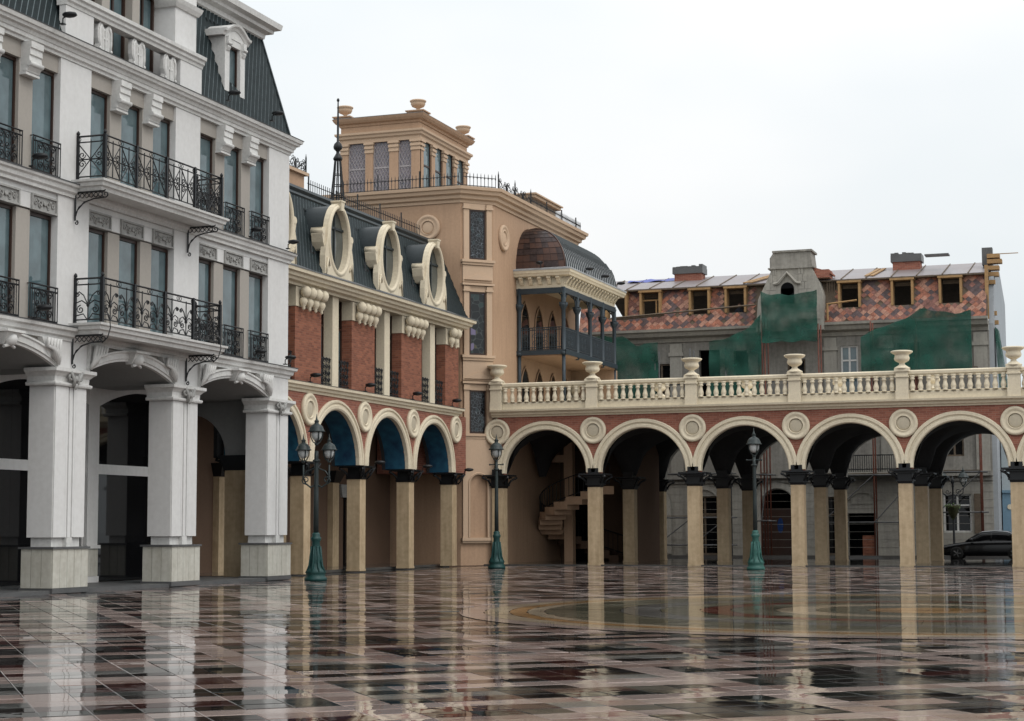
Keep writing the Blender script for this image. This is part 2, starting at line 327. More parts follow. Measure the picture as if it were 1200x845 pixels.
# ================================================================ plaza
pl = MB(); pl.quad((-400, -60, -.03), (400, -60, -.03), (400, 1500, -.03), (-400, 1500, -.03))
ground = pl.build('ground', asph, kind='structure'); ground['label'] = 'wet dark ground reaching the horizon'
plaza = thing('plaza', 'wet granite plaza with diagonal bands of pink, grey and dark red slabs', 'plaza', (0, 0, 0)); plaza['kind'] = 'structure'
mbz = MB(); mbz.box(-27.7, 12, 8, 76.1, -.026, -.006); mbz.build('joint_bed', mortar, plaza)
ANG = radians(-51); U2 = Vector((cos(ANG), sin(ANG))); V2 = Vector((-U2.y, U2.x)); MOD = .46
CX, CY, CR = -4.2, 36.4, 9.3
def slabcol(i, j):
    rnd = random.random(); h = random.Random(i*7919+((j+2*(i % 3))//3)*104729).random()   # stones run in short rows of three alike
    if j % 9 == 0: return 'rose' if rnd < .75 else 'pink'
    if j % 9 == 4 and (i//9) % 2 == 0: return 'pink' if rnd < .55 else ('rose' if rnd < .8 else 'grey')
    if i % 9 == 0: return 'rose' if rnd < .65 else 'pink'
    if i % 9 == 5: return 'pink' if h < .5 else ('rose' if h < .75 else ('char' if h < .9 else 'grey'))
    if h < .24: return 'pink' if rnd < .6 else 'rose'
    if h < .31: return 'grey'
    if h < .47: return 'red' if rnd < .85 else 'char'
    if h < .75: return 'green' if rnd < .8 else 'char'
    return 'char' if rnd < .85 else 'green'
def inview(x, y):
    d = Vector((x, y, 0))-Vector((0, 0, EYE)); z = d.dot(fwd)
    if z < 2: return None
    sx, sy = 600+2094.9*d.dot(r2)/z, 422.5-2094.9*d.dot(u2)/z
    return (sx, sy, z)
order = []
names = list(slabs); far = {k: MB() for k in names}
protos = {}
for i in range(-170, 60):
    for j in range(-30, 140):
        n = i*MOD; m = j*MOD
        c = U2*(n+MOD/2)+V2*(m+MOD/2+.02)
        if not (-27.4 < c.x < 11.8 and 8.3 < c.y < 75.8): continue
        if (c.x-CX)**2+(c.y-CY)**2 < (CR+.2)**2: continue
        v = inview(c.x, c.y); vis = v is not None and -40 < v[0] < 1240 and v[1] < 870
        order.append((v[2] if vis else 999, i, j, c.x, c.y))
order.sort()
hb, gap = MOD/2-.004, .0
def slabgeo(mb, x, y, k):
    z = [0, 0, 0, 0]
    tx, ty = random.gauss(0, .0011), random.gauss(0, .0011); dz = random.uniform(-.001, .001)
    t = []
    for a, b in ((-1, -1), (1, -1), (1, 1), (-1, 1)):
        q = Vector((x, y))+U2*(a*(hb-.006))+V2*(b*(hb-.006)); t.append(mb.p(q.x, q.y, dz+a*tx+b*ty))
    t2 = []
    for a, b in ((-1, -1), (1, -1), (1, 1), (-1, 1)):
        q = Vector((x, y))+U2*(a*hb)+V2*(b*hb); t2.append(mb.p(q.x, q.y, dz+a*tx+b*ty-.006))
    mb.face(t)
    for k2 in range(4): mb.face((t2[k2], t2[(k2+1) % 4], t[(k2+1) % 4], t[k2]))
for rank, (dist, i, j, x, y) in enumerate(order):
    k = slabcol(i, j)
    if rank < 290:
        if k not in protos:
            mb = MB(); slabgeo(mb, x, y, k); o = mb.build('paving_slab', slabs[k], plaza)
            for vv in o.data.vertices: vv.co -= Vector((x, y, 0))
            o.location = (x, y, 0); protos[k] = o
        else:
            o = protos[k].copy(); COL.objects.link(o); o.location = (x, y, random.uniform(-.001, .0015)); o.rotation_euler = (random.gauss(0, .002), random.gauss(0, .002), 0)
    else: slabgeo(far[k], x, y, k)
for k in names:
    if far[k].v: far[k].build('paving', slabs[k], plaza, kind='stuff')
# round mosaic
def ringm(r0, r1, nseg, k, wob=0):
    mb = MB()
    for q in range(nseg):
        g_ = .004/r1; a0, a1 = 2*pi*q/nseg+.37*r0+g_, 2*pi*(q+1)/nseg+.37*r0-g_; dz = random.gauss(0, .0006)
        P = [(r0+.006, a0), (r1-.006, a0), (r1-.006, a1), (r0+.006, a1)]
        mb.quad(*[(CX+r*cos(a), CY+r*sin(a), .002+dz) for r, a in P])
    return mb
cols = [(8.8, 9.3, 48, 'rose'), (8.3, 8.8, 48, 'tan'), (7.95, 8.3, 44, 'ochre'), (7.6, 7.95, 40, 'tan'), (6.1, 7.6, 40, 'olive'), (5.3, 6.1, 32, 'grey'), (4.5, 5.3, 30, 'olive'), (3.9, 4.5, 28, 'mred'), (3.0, 3.9, 24, 'olive'), (2.2, 3.0, 20, 'tan'), (1.2, 2.2, 16, 'olive'), (.05, 1.2, 12, 'ochre')]
for r0, r1, n, k in cols: ringm(r0, r1, n, k).build('mosaic_ring', slabs[k], plaza)
# street behind the arcade
rb = MB(); rb.box(-60, 40, 76.1, 90.2, -.025, .045); o = rb.build('pavement', pavem, kind='structure'); o['label'] = 'wet paved floor under and behind the arcade'
rb = MB(); rb.box(-60, 60, 90.2, 95.6, -.024, .03); o = rb.build('road', asph, kind='structure'); o['label'] = 'wet street behind the arcade'
rb = MB(); rb.box(-60, 60, 95.6, 140, -.023, .15); o = rb.build('kerb_pavement', pavem, kind='structure'); o['label'] = 'raised pavement along the old building'
# ================================================================ white building
WX = -26.8; F = FX(WX)
wb = thing('white_building', 'white four-storey corner building with iron balconies and grey mansard roofs', 'building', (-30, 43.5, 0))
PIL = [33.85, 39.82, 45.79, 51.78]; PW = 1.46; ENDU = 53.26; STARTU = 33.85
# pillar with its pieces
def pillar(u):
    m = MB(F); m.box(u, u+PW, -.76, 0, 1.46, 5.45)
    sh = m
    # raised strip between two grooves
    m.box(u+.52, u+.60, 0, .035, 1.47, 5.44); m.box(u+.665, u+.80, 0, .035, 1.47, 5.44); m.box(u+.865, u+.94, 0, .035, 1.47, 5.44)
    m.box(u+.02, u+.515, 0, .035, 1.46, 5.44); m.box(u+.945, u+PW-.02, 0, .035, 1.46, 5.44)
    p = m.build('pillar', white, wb)
    m = MB(F); m.box(u+.08, u+PW-.08, -.68, -.06, 1.2, 1.46); m.box(u+.60, u+.86, -.06, .06, 1.215, 1.46); m.build('neck', white_trim, p)
    m = MB(F); m.box(u-.14, u+PW+.08, -.88, .15, .02, .15); m.build('foot', darkstone, p)
    m = MB(F); m.box(u-.16, u+PW+.10, -.9, .17, 1.16, 1.215); m.build('plinth_cap', darkstone, p)
    m = MB(F); m.box(u-.09, u+PW+.03, -.83, .10, .15, 1.16); m.build('plinth_core', darkstone, p)
    w = (PW+.17)/5
    for k in range(5):
        m = MB(F); m.box(u-.115+k*w+.006, u-.115+(k+1)*w-.006, .10, .135, .155, 1.158); m.build('cladding_panel', clad, p)
    for k in range(3):
        b0 = -.83+k*.31
        m = MB(F); m.box(u-.125, u-.09, b0+.006, b0+.304, .155, 1.158); m.build('cladding_panel', clad, p)
        m = MB(F); m.box(u+PW+.03, u+PW+.065, b0+.006, b0+.304, .155, 1.158); m.build('cladding_panel', clad, p)
    m = MB(F)
    prof = [(-.0, 5.42), (.10, 5.42), (.12, 5.46), (.12, 5.50), (.05, 5.53), (.06, 5.66), (.13, 5.74), (.20, 5.79), (.20, 5.88), (-.0, 5.88)]
    m2 = MB(); y0, y1 = u-.02, u+PW+.02
    m2.sweep([(WX-.80, y0), (WX+.0, y0), (WX+.0, y1), (WX-.80, y1)], prof)
    m2.box(WX-.79, WX-.002, y0+.002, y1-.002, 5.424, 5.876)
    m2.build('capital', white_trim, p)
    m = MB(F); c = u+.73
    P = lambda x, z: F(x, .16, z)
    m = MB()
    for s_ in (-1, 1):
        m.tube(spiral((c+s_*.24, 5.68), .13, 1.2*s_, pi/2 if s_ > 0 else pi/2, P, 14), .035, 5, True)
        m.tube([F(c+s_*.05, .15, 5.43), F(c+s_*.10, .19, 5.58), F(c+s_*.26, .19, 5.80)], .05, 5, True)
    m.T = F; m.lathe([(.02, 0), (.09, .03), (.10, .08), (.04, .13)], (c, .12, 5.62), 8, 'b'); m.lathe([(.02, -.16), (.07, -.08), (.05, 0)], (c, .17, 5.5), 8)
    m.build('leaf_ornament', greystone, p)
    return p
for u in PIL: pillar(u)
bays = [(PIL[k]+PW, PIL[k+1]) for k in range(3)]
# portico: beams, soffits, spandrels, back wall
m = MB(F)
for u in PIL: m.box(u, u+PW, -2.78, -.03, 5.88, 6.62)
m.box(STARTU, ENDU, -2.8, -.35, 6.62, 6.95)
m.build('portico_ceiling_beam', greycove, wb)
NS = 16
def seg(u0, u1, z0, rise):
    c = (u0+u1)/2; w = (u1-u0)/2; return [(c-w+2*w*k/NS, z0+rise*(1-((k-NS/2)/(NS/2))**2)) for k in range(NS+1)]
for u0, u1 in bays:
    pts = seg(u0, u1, 5.885, .45)
    m = MB(F); rows = [[(a, b, z) for a, z in pts] for b in (-.06, -2.79)]; m.grid(rows, True); m.build('arch_soffit', greycove, wb)
    m = MB(F)
    for k in range(NS):
        a0, z0 = pts[k]; a1, z1 = pts[k+1]; m.quad((a0, -.06, z0), (a1, -.06, z1), (a1, -.06, 6.62), (a0, -.06, 6.62))
    m.build('spandrel', beige, wb)
    o1 = seg(u0-.0, u1+.0, 5.885, .45); o2 = [(a, z+.30) for a, z in o1]
    m = MB(F); rows = []
    for (a, z), (A, Z) in zip(o1, o2):
        rows.append([(a, -.058, z), (a, .05, z), (a, .06, z+.06), (a, .10, z+.08), (a, .10, z+.22), (a, .14, z+.25), (a, .14, z+.30), (a, -.058, z+.30)])
    I = m.grid(rows, False, True); m.build('archivolt', white_trim, wb)
    # scroll leaves at both ends and keystone
    for s_, ua in ((1, u0), (-1, u1)):
        m = MB(F)
        for k in range(5):
            x0 = ua+s_*(.06+.13*k); x1 = ua+s_*(.30+.15*k)
            xb = ua+s_*(.03+.07*k); zb = 5.95+.045*k
            m.tube([(xb, .12, zb), (xb+s_*.03, .2, zb+.2), (x0+s_*.05, .2, 6.38), (x0+s_*.06, .24, 6.6)], .055, 6, True)
        m.prism([(ua, -.05, 5.9), (ua+s_*.5, -.05, 6.2), (ua+s_*.75, -.05, 6.615), (ua, -.05, 6.615)], (0, .16, 0))
        m.build('fluted_corner_leaf', white_trim, wb)
    c = (u0+u1)/2; m = MB(F)
    m.frus(c-.2, c+.2, -.05, .14, 6.26, c-.3, c+.3, -.05, .34, 6.56); m.box(c-.38, c+.38, -.05, .40, 6.56, 6.62)
    m.lathe([(.02, -.2), (.14, -.16), (.20, -.04), (.16, .08), (.1, .12)], (c, .2, 6.42), 10)
    m.tube([(c-.22, .17, 6.2), (c, .2, 6.26), (c+.22, .17, 6.2)], .045, 6, True)
    m.build('keystone', white_trim, wb)
m = MB(F); m.box(STARTU, ENDU, -2.9, .08, -.01, .1); m.build('portico_step', darkstone, wb)
BD = -2.8
for k, (u0, u1) in enumerate([(p, p+5.98) for p in PIL[:3]]):
    m = MB(F); m.box(u0, u0+.58, BD-.3, BD, .1, 6.0)
    m.box(u0-.06, u0+.64, BD, BD+.07, 1.1, 1.2)
    m.box(u0-.02, u0+.6, BD, BD+.05, .1, .28); m.build('wall_pier', white, wb)
    for q in range(3):
        m = MB(F); m.box(u0+.02+q*.185, u0+.02+(q+1)*.185-.01, BD, BD+.03, .29, 1.1); m.build('cladding_panel', clad, wb)
    a0, a1 = u0+.58, u0+5.98
    pts = seg(a0, a1, 5.35, .55)
    m = MB(F); m.prism([(a0, BD-.25, 6.0)]+[(a, BD-.25, z) for a, z in pts]+[(a1, BD-.25, 6.0)], (0, .24, 0)); m.box(u0, a1, BD-.3, BD-.01, 6.0, 6.62); m.build('wall_head', white, wb)
    w = MB(F); w.box(a0, a1, BD-.22, BD-.1, 3.32, 3.62)
    for e in (a0+.03, a1-.09): w.box(e, e+.06, BD-.2, BD-.12, .1, 3.32); w.box(e, e+.06, BD-.2, BD-.12, 3.62, 5.9)
    w = w.build('shopfront', white, wb)
    for q in range(3):
        e0, e1 = [(a0+.09, a0+1.78), (a0+1.785, a0+3.53), (a0+3.535, a1-.09)][q]
        m = MB(F); m.box(e0, e1, BD-.18, BD-.16, .12, 3.32); m.build('pane', darkglass, w)
        m = MB(F); m.box(e0, e1, BD-.18, BD-.16, 3.62, 5.9); m.build('pane', darkglass, w)
# end wall towards the brick building, with an arch
m = MB(FY(53.22)); X0 = WX
m.archwall(-32.0, -27.56, -30.3, 1.4, 4.1, 6.62, 0, .35, 4.1); m.build('end_arch_wall', greycove, wb)
m = MB(FY(53.2)); m.box(-28.9, -27.62, -.4, .34, .02, 3.6); m.build('end_pier', trav, wb)
m = MB(FY(53.2)); m.frus(-28.92, -27.6, -.42, .36, 3.6, -29.1, -27.5, -.45, .45, 4.1); m.build('end_pier_capital', iron, wb)
# upper walls
m = MB(F)
for u in PIL: m.box(u, u+PW, -.75, 0, 6.95, 14.15)
m.box(STARTU, ENDU, -.9, -.4, 6.95, 14.15)
m.box(STARTU, ENDU, -9, -8.7, 0, 18); m.box(STARTU, STARTU+.25, -9, -.9, 0, 14.2); m.box(ENDU-.25, ENDU, -9, -.75, 6.64, 14.2)
m.build('wall', white, wb)
for u in PIL:
    m = MB(F); m.box(u, u+PW, -.03, .02, 5.88, 6.64); m.build('pillar_frieze', white, wb)
for u0, u1 in bays:
    boxes(F, 'white_band', white, wb, [(u0+.002, u1-.002, -.45, -.06, 10.3, 10.9)]); boxes(F, 'window_threshold', white, wb, [(u0+.002, u1-.002, -.45, -.1, 6.95, 7.02)]); boxes(F, 'greige_lintel', beige, wb, [(u0+.002, u1-.002, -.45, -.08, 13.72, 14.15)])
OFF = [-.015, 1.68, 3.385]; OW = 1.10
wins = []
for bi, (u0, u1) in enumerate(bays):
    for z0, z1 in ((7.02, 9.86), (10.9, 13.72)):
        for k in range(3):
            a = u0+OFF[k]+.02
            fr = MB(F)
            fr.box(a, a+.06, -.34, -.2, z0, z1); fr.box(a+OW-.06, a+OW, -.34, -.2, z0, z1); fr.box(a+.06, a+OW-.06, -.34, -.2, z1-.09, z1); fr.box(a+.06, a+OW-.06, -.34, -.2, z0, z0+.12)
            w = fr.build('window', frame_brown, wb)
            for e0, e1 in ((a+.06, a+OW-.06),):
                p = MB(F); p.box(e0, e1, -.27, -.25, z0+.12, z1-.09); p.build('pane', win, w)
            if k < 2:
                m = MB(F); m.box(a+OW+.001, u0+OFF[k+1]+.019, -.45, -.1, z0, z1); m.build('greige_pilaster', beige, wb)
                if z0 < 9:
                    m = MB(F); m.box(a+OW+.0, u0+OFF[k+1]+.02, -.45, -.06, 9.9, 10.31); m.build('pilaster_block', white, wb)
                else:
                    c = (a+OW+u0+OFF[k+1]+.02)/2; hw = .27
                    m = MB(F)
                    m.prof_a([(-.1, 14.14), (.24, 14.14), (.24, 13.98), (.20, 13.96), (.21, 13.80), (.17, 13.78), (.19, 13.66), (.20, 13.5), (.12, 13.40), (.06, 13.36), (-.1, 13.34)], c-hw, c+hw)
                    for zz, bb2, r in ((13.56, .19, .07), (13.40, .07, .05)): m.lathe([(r, -hw-.02), (r, hw+.02)], (c, bb2, zz), 8, 'a')
                    m.box(c-hw-.03, c+hw+.03, -.1, .11, 13.28, 13.34); m.build('scroll_console', white_trim, wb)
            if z0 < 9:
                m = MB(F); e0, e1 = max(a-.04, u0+.003), min(a+OW+.04, u1-.003)
                m.box(e0, e1, -.4, -.05, 9.88, 10.31); m.box(e0, e1, -.05, .0, 9.88, 9.93); m.box(e0, e1, -.05, .0, 10.26, 10.31); m.box(e0, e0+.05, -.05, 0, 9.93, 10.26); m.box(e1-.05, e1, -.05, 0, 9.93, 10.26)
                c = (e0+e1)/2
                PP = lambda x, z: (x, -.03, z)
                for s_ in (-1, 1):
                    m.tube(spiral((c+s_*.16, 10.08), .11, 1.3*s_, -pi/2, PP, 10), .022, 4); m.tube(spiral((c+s_*.38, 10.11), .09, -1.3*s_, pi/2, PP, 10), .02, 4); m.lathe([(.03, 0), (.045, .03), (.01, .05)], (c+s_*.27, -.05, 10.17), 6, 'b')
                m.lathe([(.02, 0), (.07, .03), (.05, .06)], (c, -.05, 10.1), 8, 'b'); m.build('carved_panel', greystone, wb)
# cornices
def sweepF(prof, u0, u1, name, mat, ret=True, d0=0):
    m = MB(); path = [(WX+d0, u0), (WX+d0, u1)]
    if ret: path.append((WX-2, u1))
    m.sweep(path, prof); return m.build(name, mat, wb)
sweepF([(-.1, 6.62), (.05, 6.62), (.06, 6.70), (.13, 6.74), (.15, 6.84), (.23, 6.88), (.25, 6.96), (-.1, 6.96)], STARTU, ENDU, 'lower_cornice', white_trim)
sweepF([(-.1, 6.962), (.26, 6.962), (.27, 6.985), (-.1, 7.0)], STARTU, ENDU, 'ledge_flashing', lead)
sweepF([(-.1, 10.47), (.05, 10.47), (.06, 10.55), (.12, 10.60), (.14, 10.70), (.20, 10.74), (.22, 10.80), (-.1, 10.80)], STARTU, ENDU, 'middle_cornice', white_trim)
sweepF([(-.1, 10.802), (.23, 10.802), (.24, 10.83), (-.1, 10.86)], STARTU, ENDU, 'ledge_flashing', lead)
sweepF([(-.1, 14.15), (.03, 14.15), (.04, 14.22), (.10, 14.25), (.11, 14.34), (.14, 14.36), (.17, 14.44), (.25, 14.47), (.27, 14.54), (.32, 14.56), (.35, 14.66), (-.1, 14.66)], STARTU, ENDU, 'main_cornice', white_trim)
sweepF([(-.3, 14.662), (.36, 14.662), (.37, 14.68), (-.3, 14.74)], STARTU, ENDU, 'ledge_flashing', lead)
m = MB(F); m.box(STARTU, ENDU, -8.7, -.01, 14.2, 14.65); m.build('roof_deck', lead, wb)
# mansards
def mansard(u0, u1, name, skip=None):
    lo, hi = (-.02, 14.72), (-1.15, 18.3)
    m = MB(F); m.prof_a([(lo[0], lo[1]), (hi[0], hi[1]), (-6, 18.3), (-6, 14.72)], u0, u1); r = m.build(name, slate, wb)
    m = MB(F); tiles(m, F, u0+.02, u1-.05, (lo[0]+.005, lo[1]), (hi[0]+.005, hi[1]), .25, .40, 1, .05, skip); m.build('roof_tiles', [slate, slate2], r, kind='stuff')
    return r
mansard(STARTU, 40.0, 'mansard_roof'); MR = mansard(47.1, ENDU, 'mansard_roof', lambda u, t: 49.1 < u < 50.4 and t > .9 and t < 3.1)
m = MB(F); m.prof_a([(-.0, 14.72), (.07, 14.72), (-1.08, 18.3), (-1.15, 18.3)], ENDU-.04, ENDU+.03); m.build('verge_trim', zinc, wb)
m = MB(); m.sweep([(WX-1.1, 47.0), (WX-1.1, ENDU), (WX-6, ENDU)], [(-.3, 17.9), (.0, 17.95), (.0, 18.22), (.08, 18.26), (.10, 18.4), (.30, 18.46), (.32, 18.56), (.5, 18.62), (.54, 18.80), (-.3, 18.80)]); m.build('top_cornice', white_trim, wb)
m = MB(); m.sweep([(WX-1.1, STARTU), (WX-1.1, 40.0)], [(-.3, 17.9), (.0, 17.95), (.0, 18.22), (.08, 18.26), (.10, 18.4), (.30, 18.46), (.32, 18.56), (.5, 18.62), (.54, 18.80), (-.3, 18.80)]); m.build('top_cornice', white_trim, wb)
# attic pavilion
A0, A1 = 40.0, 47.1
m = MB(F); m.box(A0, A0+.25, -6, -.02, 14.72, 20); m.box(A1-.25, A1, -6, -.02, 14.72, 15.6)
m.box(A1-1.25, A1, -.9, -.1, 14.72, 20); m.box(A0, A0+1.25, -.9, -.1, 14.72, 20)
m.box(A0, A1, -1.3, -.9, 14.72, 20.2); m.box(A0+1.25, A1-1.25, -.9, -.45, 17.6, 20); m.box(A1-.25, A1, -6, -.9, 14.72, 20); m.build('attic_wall', white, wb)
m = MB(); m.sweep([(WX-1, A1-1.27), (WX-.1, A1-1.27), (WX-.1, A1), (WX-1.2, A1)], [(-.05, 17.2), (.05, 17.22), (.12, 17.34), (.16, 17.46), (-.05, 17.48)]); m.build('attic_band', white_trim, wb); m = MB(); m.sweep([(WX-1.2, A0), (WX-.1, A0), (WX-.1, A0+1.27), (WX-1, A0+1.27)], [(-.05, 17.2), (.05, 17.22), (.12, 17.34), (.16, 17.46), (-.05, 17.48)]); m.build('attic_band', white_trim, wb)
uu = A0+1.25
for k in range(3):
    a = uu+.05+k*1.60
    fr = MB(F); z0, z1 = 14.9, 17.5
    fr.box(a, a+.08, -.9, -.74, z0, z1); fr.box(a+1.12, a+1.2, -.9, -.74, z0, z1); fr.box(a+.08, a+1.12, -.9, -.74, z1-.1, z1); fr.box(a+.56, a+.64, -.9, -.76, z0, z1-.1)
    w = fr.build('window', frame_brown, wb)
    for e0, e1 in ((a+.08, a+.56), (a+.64, a+1.12)):
        p = MB(F); p.box(e0, e1, -.86, -.82, z0, z1-.1); p.build('pane', win, w)
    if k < 2: m = MB(F); m.box(a+1.2, a+1.6, -.9, -.5, 14.72, 17.6); m.build('greige_pilaster', beige, wb)
boxes(F, 'parapet_pedestal', white, wb, [(A0-.12, A0+1.22, -.12, .08, 14.70, 15.62), (A1-1.22, A1+.05, -.12, .08, 14.70, 15.62)])
sweepF([(-.2, 15.6), (.1, 15.6), (.12, 15.68), (.17, 15.72), (.18, 15.80), (.24, 15.84), (.25, 15.94), (-.2, 15.94)], A0-.14, A1+.07, 'parapet_rail', white_trim, False, .0)
for c in (41.87, 43.62, 45.36):
    m = MB(F)
    half = [(0, 14.76), (.10, 14.72), (.30, 14.74), (.36, 14.84), (.31, 14.98), (.36, 15.12), (.37, 15.36), (.33, 15.52), (.24, 15.59), (.14, 15.57), (.06, 15.48), (0, 15.44)]
    pts = [(c+a, z) for a, z in half]+[(c-a, z) for a, z in half[-2:0:-1]]
    m.prof_b(pts, -.10, .03)
    for s_ in (-1, 1):
        m.tube([(c+s_*.27, .03, 14.84), (c+s_*.29, .035, 15.1), (c+s_*.28, .035, 15.4), (c+s_*.2, .035, 15.52)], .045, 5, True); m.lathe([(.02, 0), (.06, .03), (.02, .06)], (c+s_*.28, .03, 14.86), 8, 'b')
        m.tube([(c+s_*.10, .035, 14.82), (c+s_*.11, .035, 15.42)], .03, 4)
    m.box(c-.12, c+.12, .03, .06, 15.14, 15.2); m.box(c-.03, c+.03, .03, .065, 14.8, 15.4)
    m.build('carved_baluster', white_trim, wb)
# dormer on the right mansard
c = 49.75; D0 = -.20; m = MB(F)
m.box(c-.66, c-.36, -1.0, D0, 15.45, 17.2); m.box(c+.36, c+.66, -1.0, D0, 15.45, 17.2); m.box(c-.36, c+.36, -1.0, D0-.02, 16.98, 17.2); m.box(c-.36, c+.36, -1.0, D0-.06, 15.3, 15.5)
dm = m.build('dormer', white_trim, wb)
m = MB(F); pr = []
for k in range(13):
    t = k/12; a = c-.86+1.72*t; pr.append((a, 17.3+.30*sin(pi*min(1, max(0, (t-.1)/.8)))))
rows = [[(a, -1.15, z-.1), (a, D0+.02, z-.1), (a, D0+.06, z-.02), (a, D0+.13, z+.03), (a, D0+.15, z+.10), (a, -1.15, z+.12)] for a, z in pr]
I = m.grid(rows, False, True); m.face(I[0][::-1]); m.face(I[-1]); m.prism([(c-.66, -1.0, 17.2)]+[(a, -1.0, z-.1) for a, z in pr if abs(a-c) < .67]+[(c+.66, -1.0, 17.2)], (0, 1.0+D0, 0)); m.build('dormer_pediment', white_trim, dm)
for s_ in (-1, 1):
    m = MB(F); m.prof_a([(D0, 17.2), (D0+.10, 17.2), (D0+.09, 17.05), (D0+.05, 16.98), (D0+.08, 16.86), (D0+.03, 16.76), (D0, 16.74)], c+s_*.51-.1, c+s_*.51+.1)
    m.lathe([(.05, -.12), (.05, .12)], (c+s_*.51, D0+.08, 16.98), 8, 'a'); m.build('dormer_console', white_trim, dm)
fr = MB(F); fr.box(c-.36, c-.31, -.5, D0-.12, 15.5, 16.98); fr.box(c+.31, c+.36, -.5, D0-.12, 15.5, 16.98); fr.box(c-.31, c+.31, -.5, D0-.12, 16.92, 16.98); fr.build('dormer_frame', frame_brown, dm)
p = MB(F); p.box(c-.31, c+.31, -.42, D0-.18, 15.5, 16.92); p.build('pane', win, dm)
# balconies
def arcpts(c, r, a0, a1, P, n=8): return [P(c[0]+r*cos(a0+(a1-a0)*k/n), c[1]+r*sin(a0+(a1-a0)*k/n)) for k in range(n+1)]
def ironpanel(m, P, w, h, style):                # P(x,z) maps panel plane to 3d, x in 0..w, z in 0..h
    r = .018
    for z in (.10, h-.16, h): m.tube([P(0, z), P(w, z)], .026 if z == h else .019, 4)
    c = w/2; zz = .10+(h-.26)*.42
    if style == 'x':
        m.tube([P(.02, .1), P(w-.02, h-.16)], r); m.tube([P(w-.02, .1), P(.02, h-.16)], r); m.tube([P(c, .1), P(c, h-.1)], r); m.tube([P(0, .1+(h-.26)/2), P(w, .1+(h-.26)/2)], r)
        z2 = .1+(h-.26)/2
        for s_ in (-1, 1):
            for t_ in (-1, 1): m.tube(spiral((c+s_*w*.3, z2+t_*.12), .11, 1.3*s_*t_, 0 if s_ < 0 else pi, P, 12), .016)
        m.tube([P(.06, .1), P(.06, h-.16)], r); m.tube([P(w-.06, .1), P(w-.06, h-.16)], r)
        m.T = FI; q = P(c, z2); m.lathe([(.0, -.05), (.05, 0), (0, .05)], q, 6)
    else:
        m.tube([P(c, .1), P(c, h-.12)], r)
        for s_ in (-1, 1):
            m.tube([P(c, zz), P(c+s_*w*.16, zz+.26), P(c+s_*w*.32, zz+.36), P(c+s_*w*.44, zz+.28)], r)
            m.tube([P(c, zz), P(c+s_*w*.22, zz+.12), P(c+s_*w*.42, zz+.06), P(c+s_*w*.46, zz-.1)], r)
            m.tube(spiral((c+s_*w*.26, zz-.12), .12, -1.4*s_, pi/2, P, 12), .017); m.tube(spiral((c+s_*w*.38, zz+.3), .07, 1.2*s_, 0, P, 10), .015)
            m.tube([P(c+s_*.02, .1), P(c+s_*w*.16, zz-.24), P(c+s_*w*.40, zz-.28), P(c+s_*w*.47, .12)], r)
        m.T = FI; m.lathe([(.0, -.09), (.05, -.02), (.04, .05), (0, .1)], P(c, zz), 6)
    for s_ in (0, 1):
        x = .07 if s_ == 0 else w-.07; m.tube(arcpts((x, h-.08), .055, 0, 2*pi, P, 8), .009)
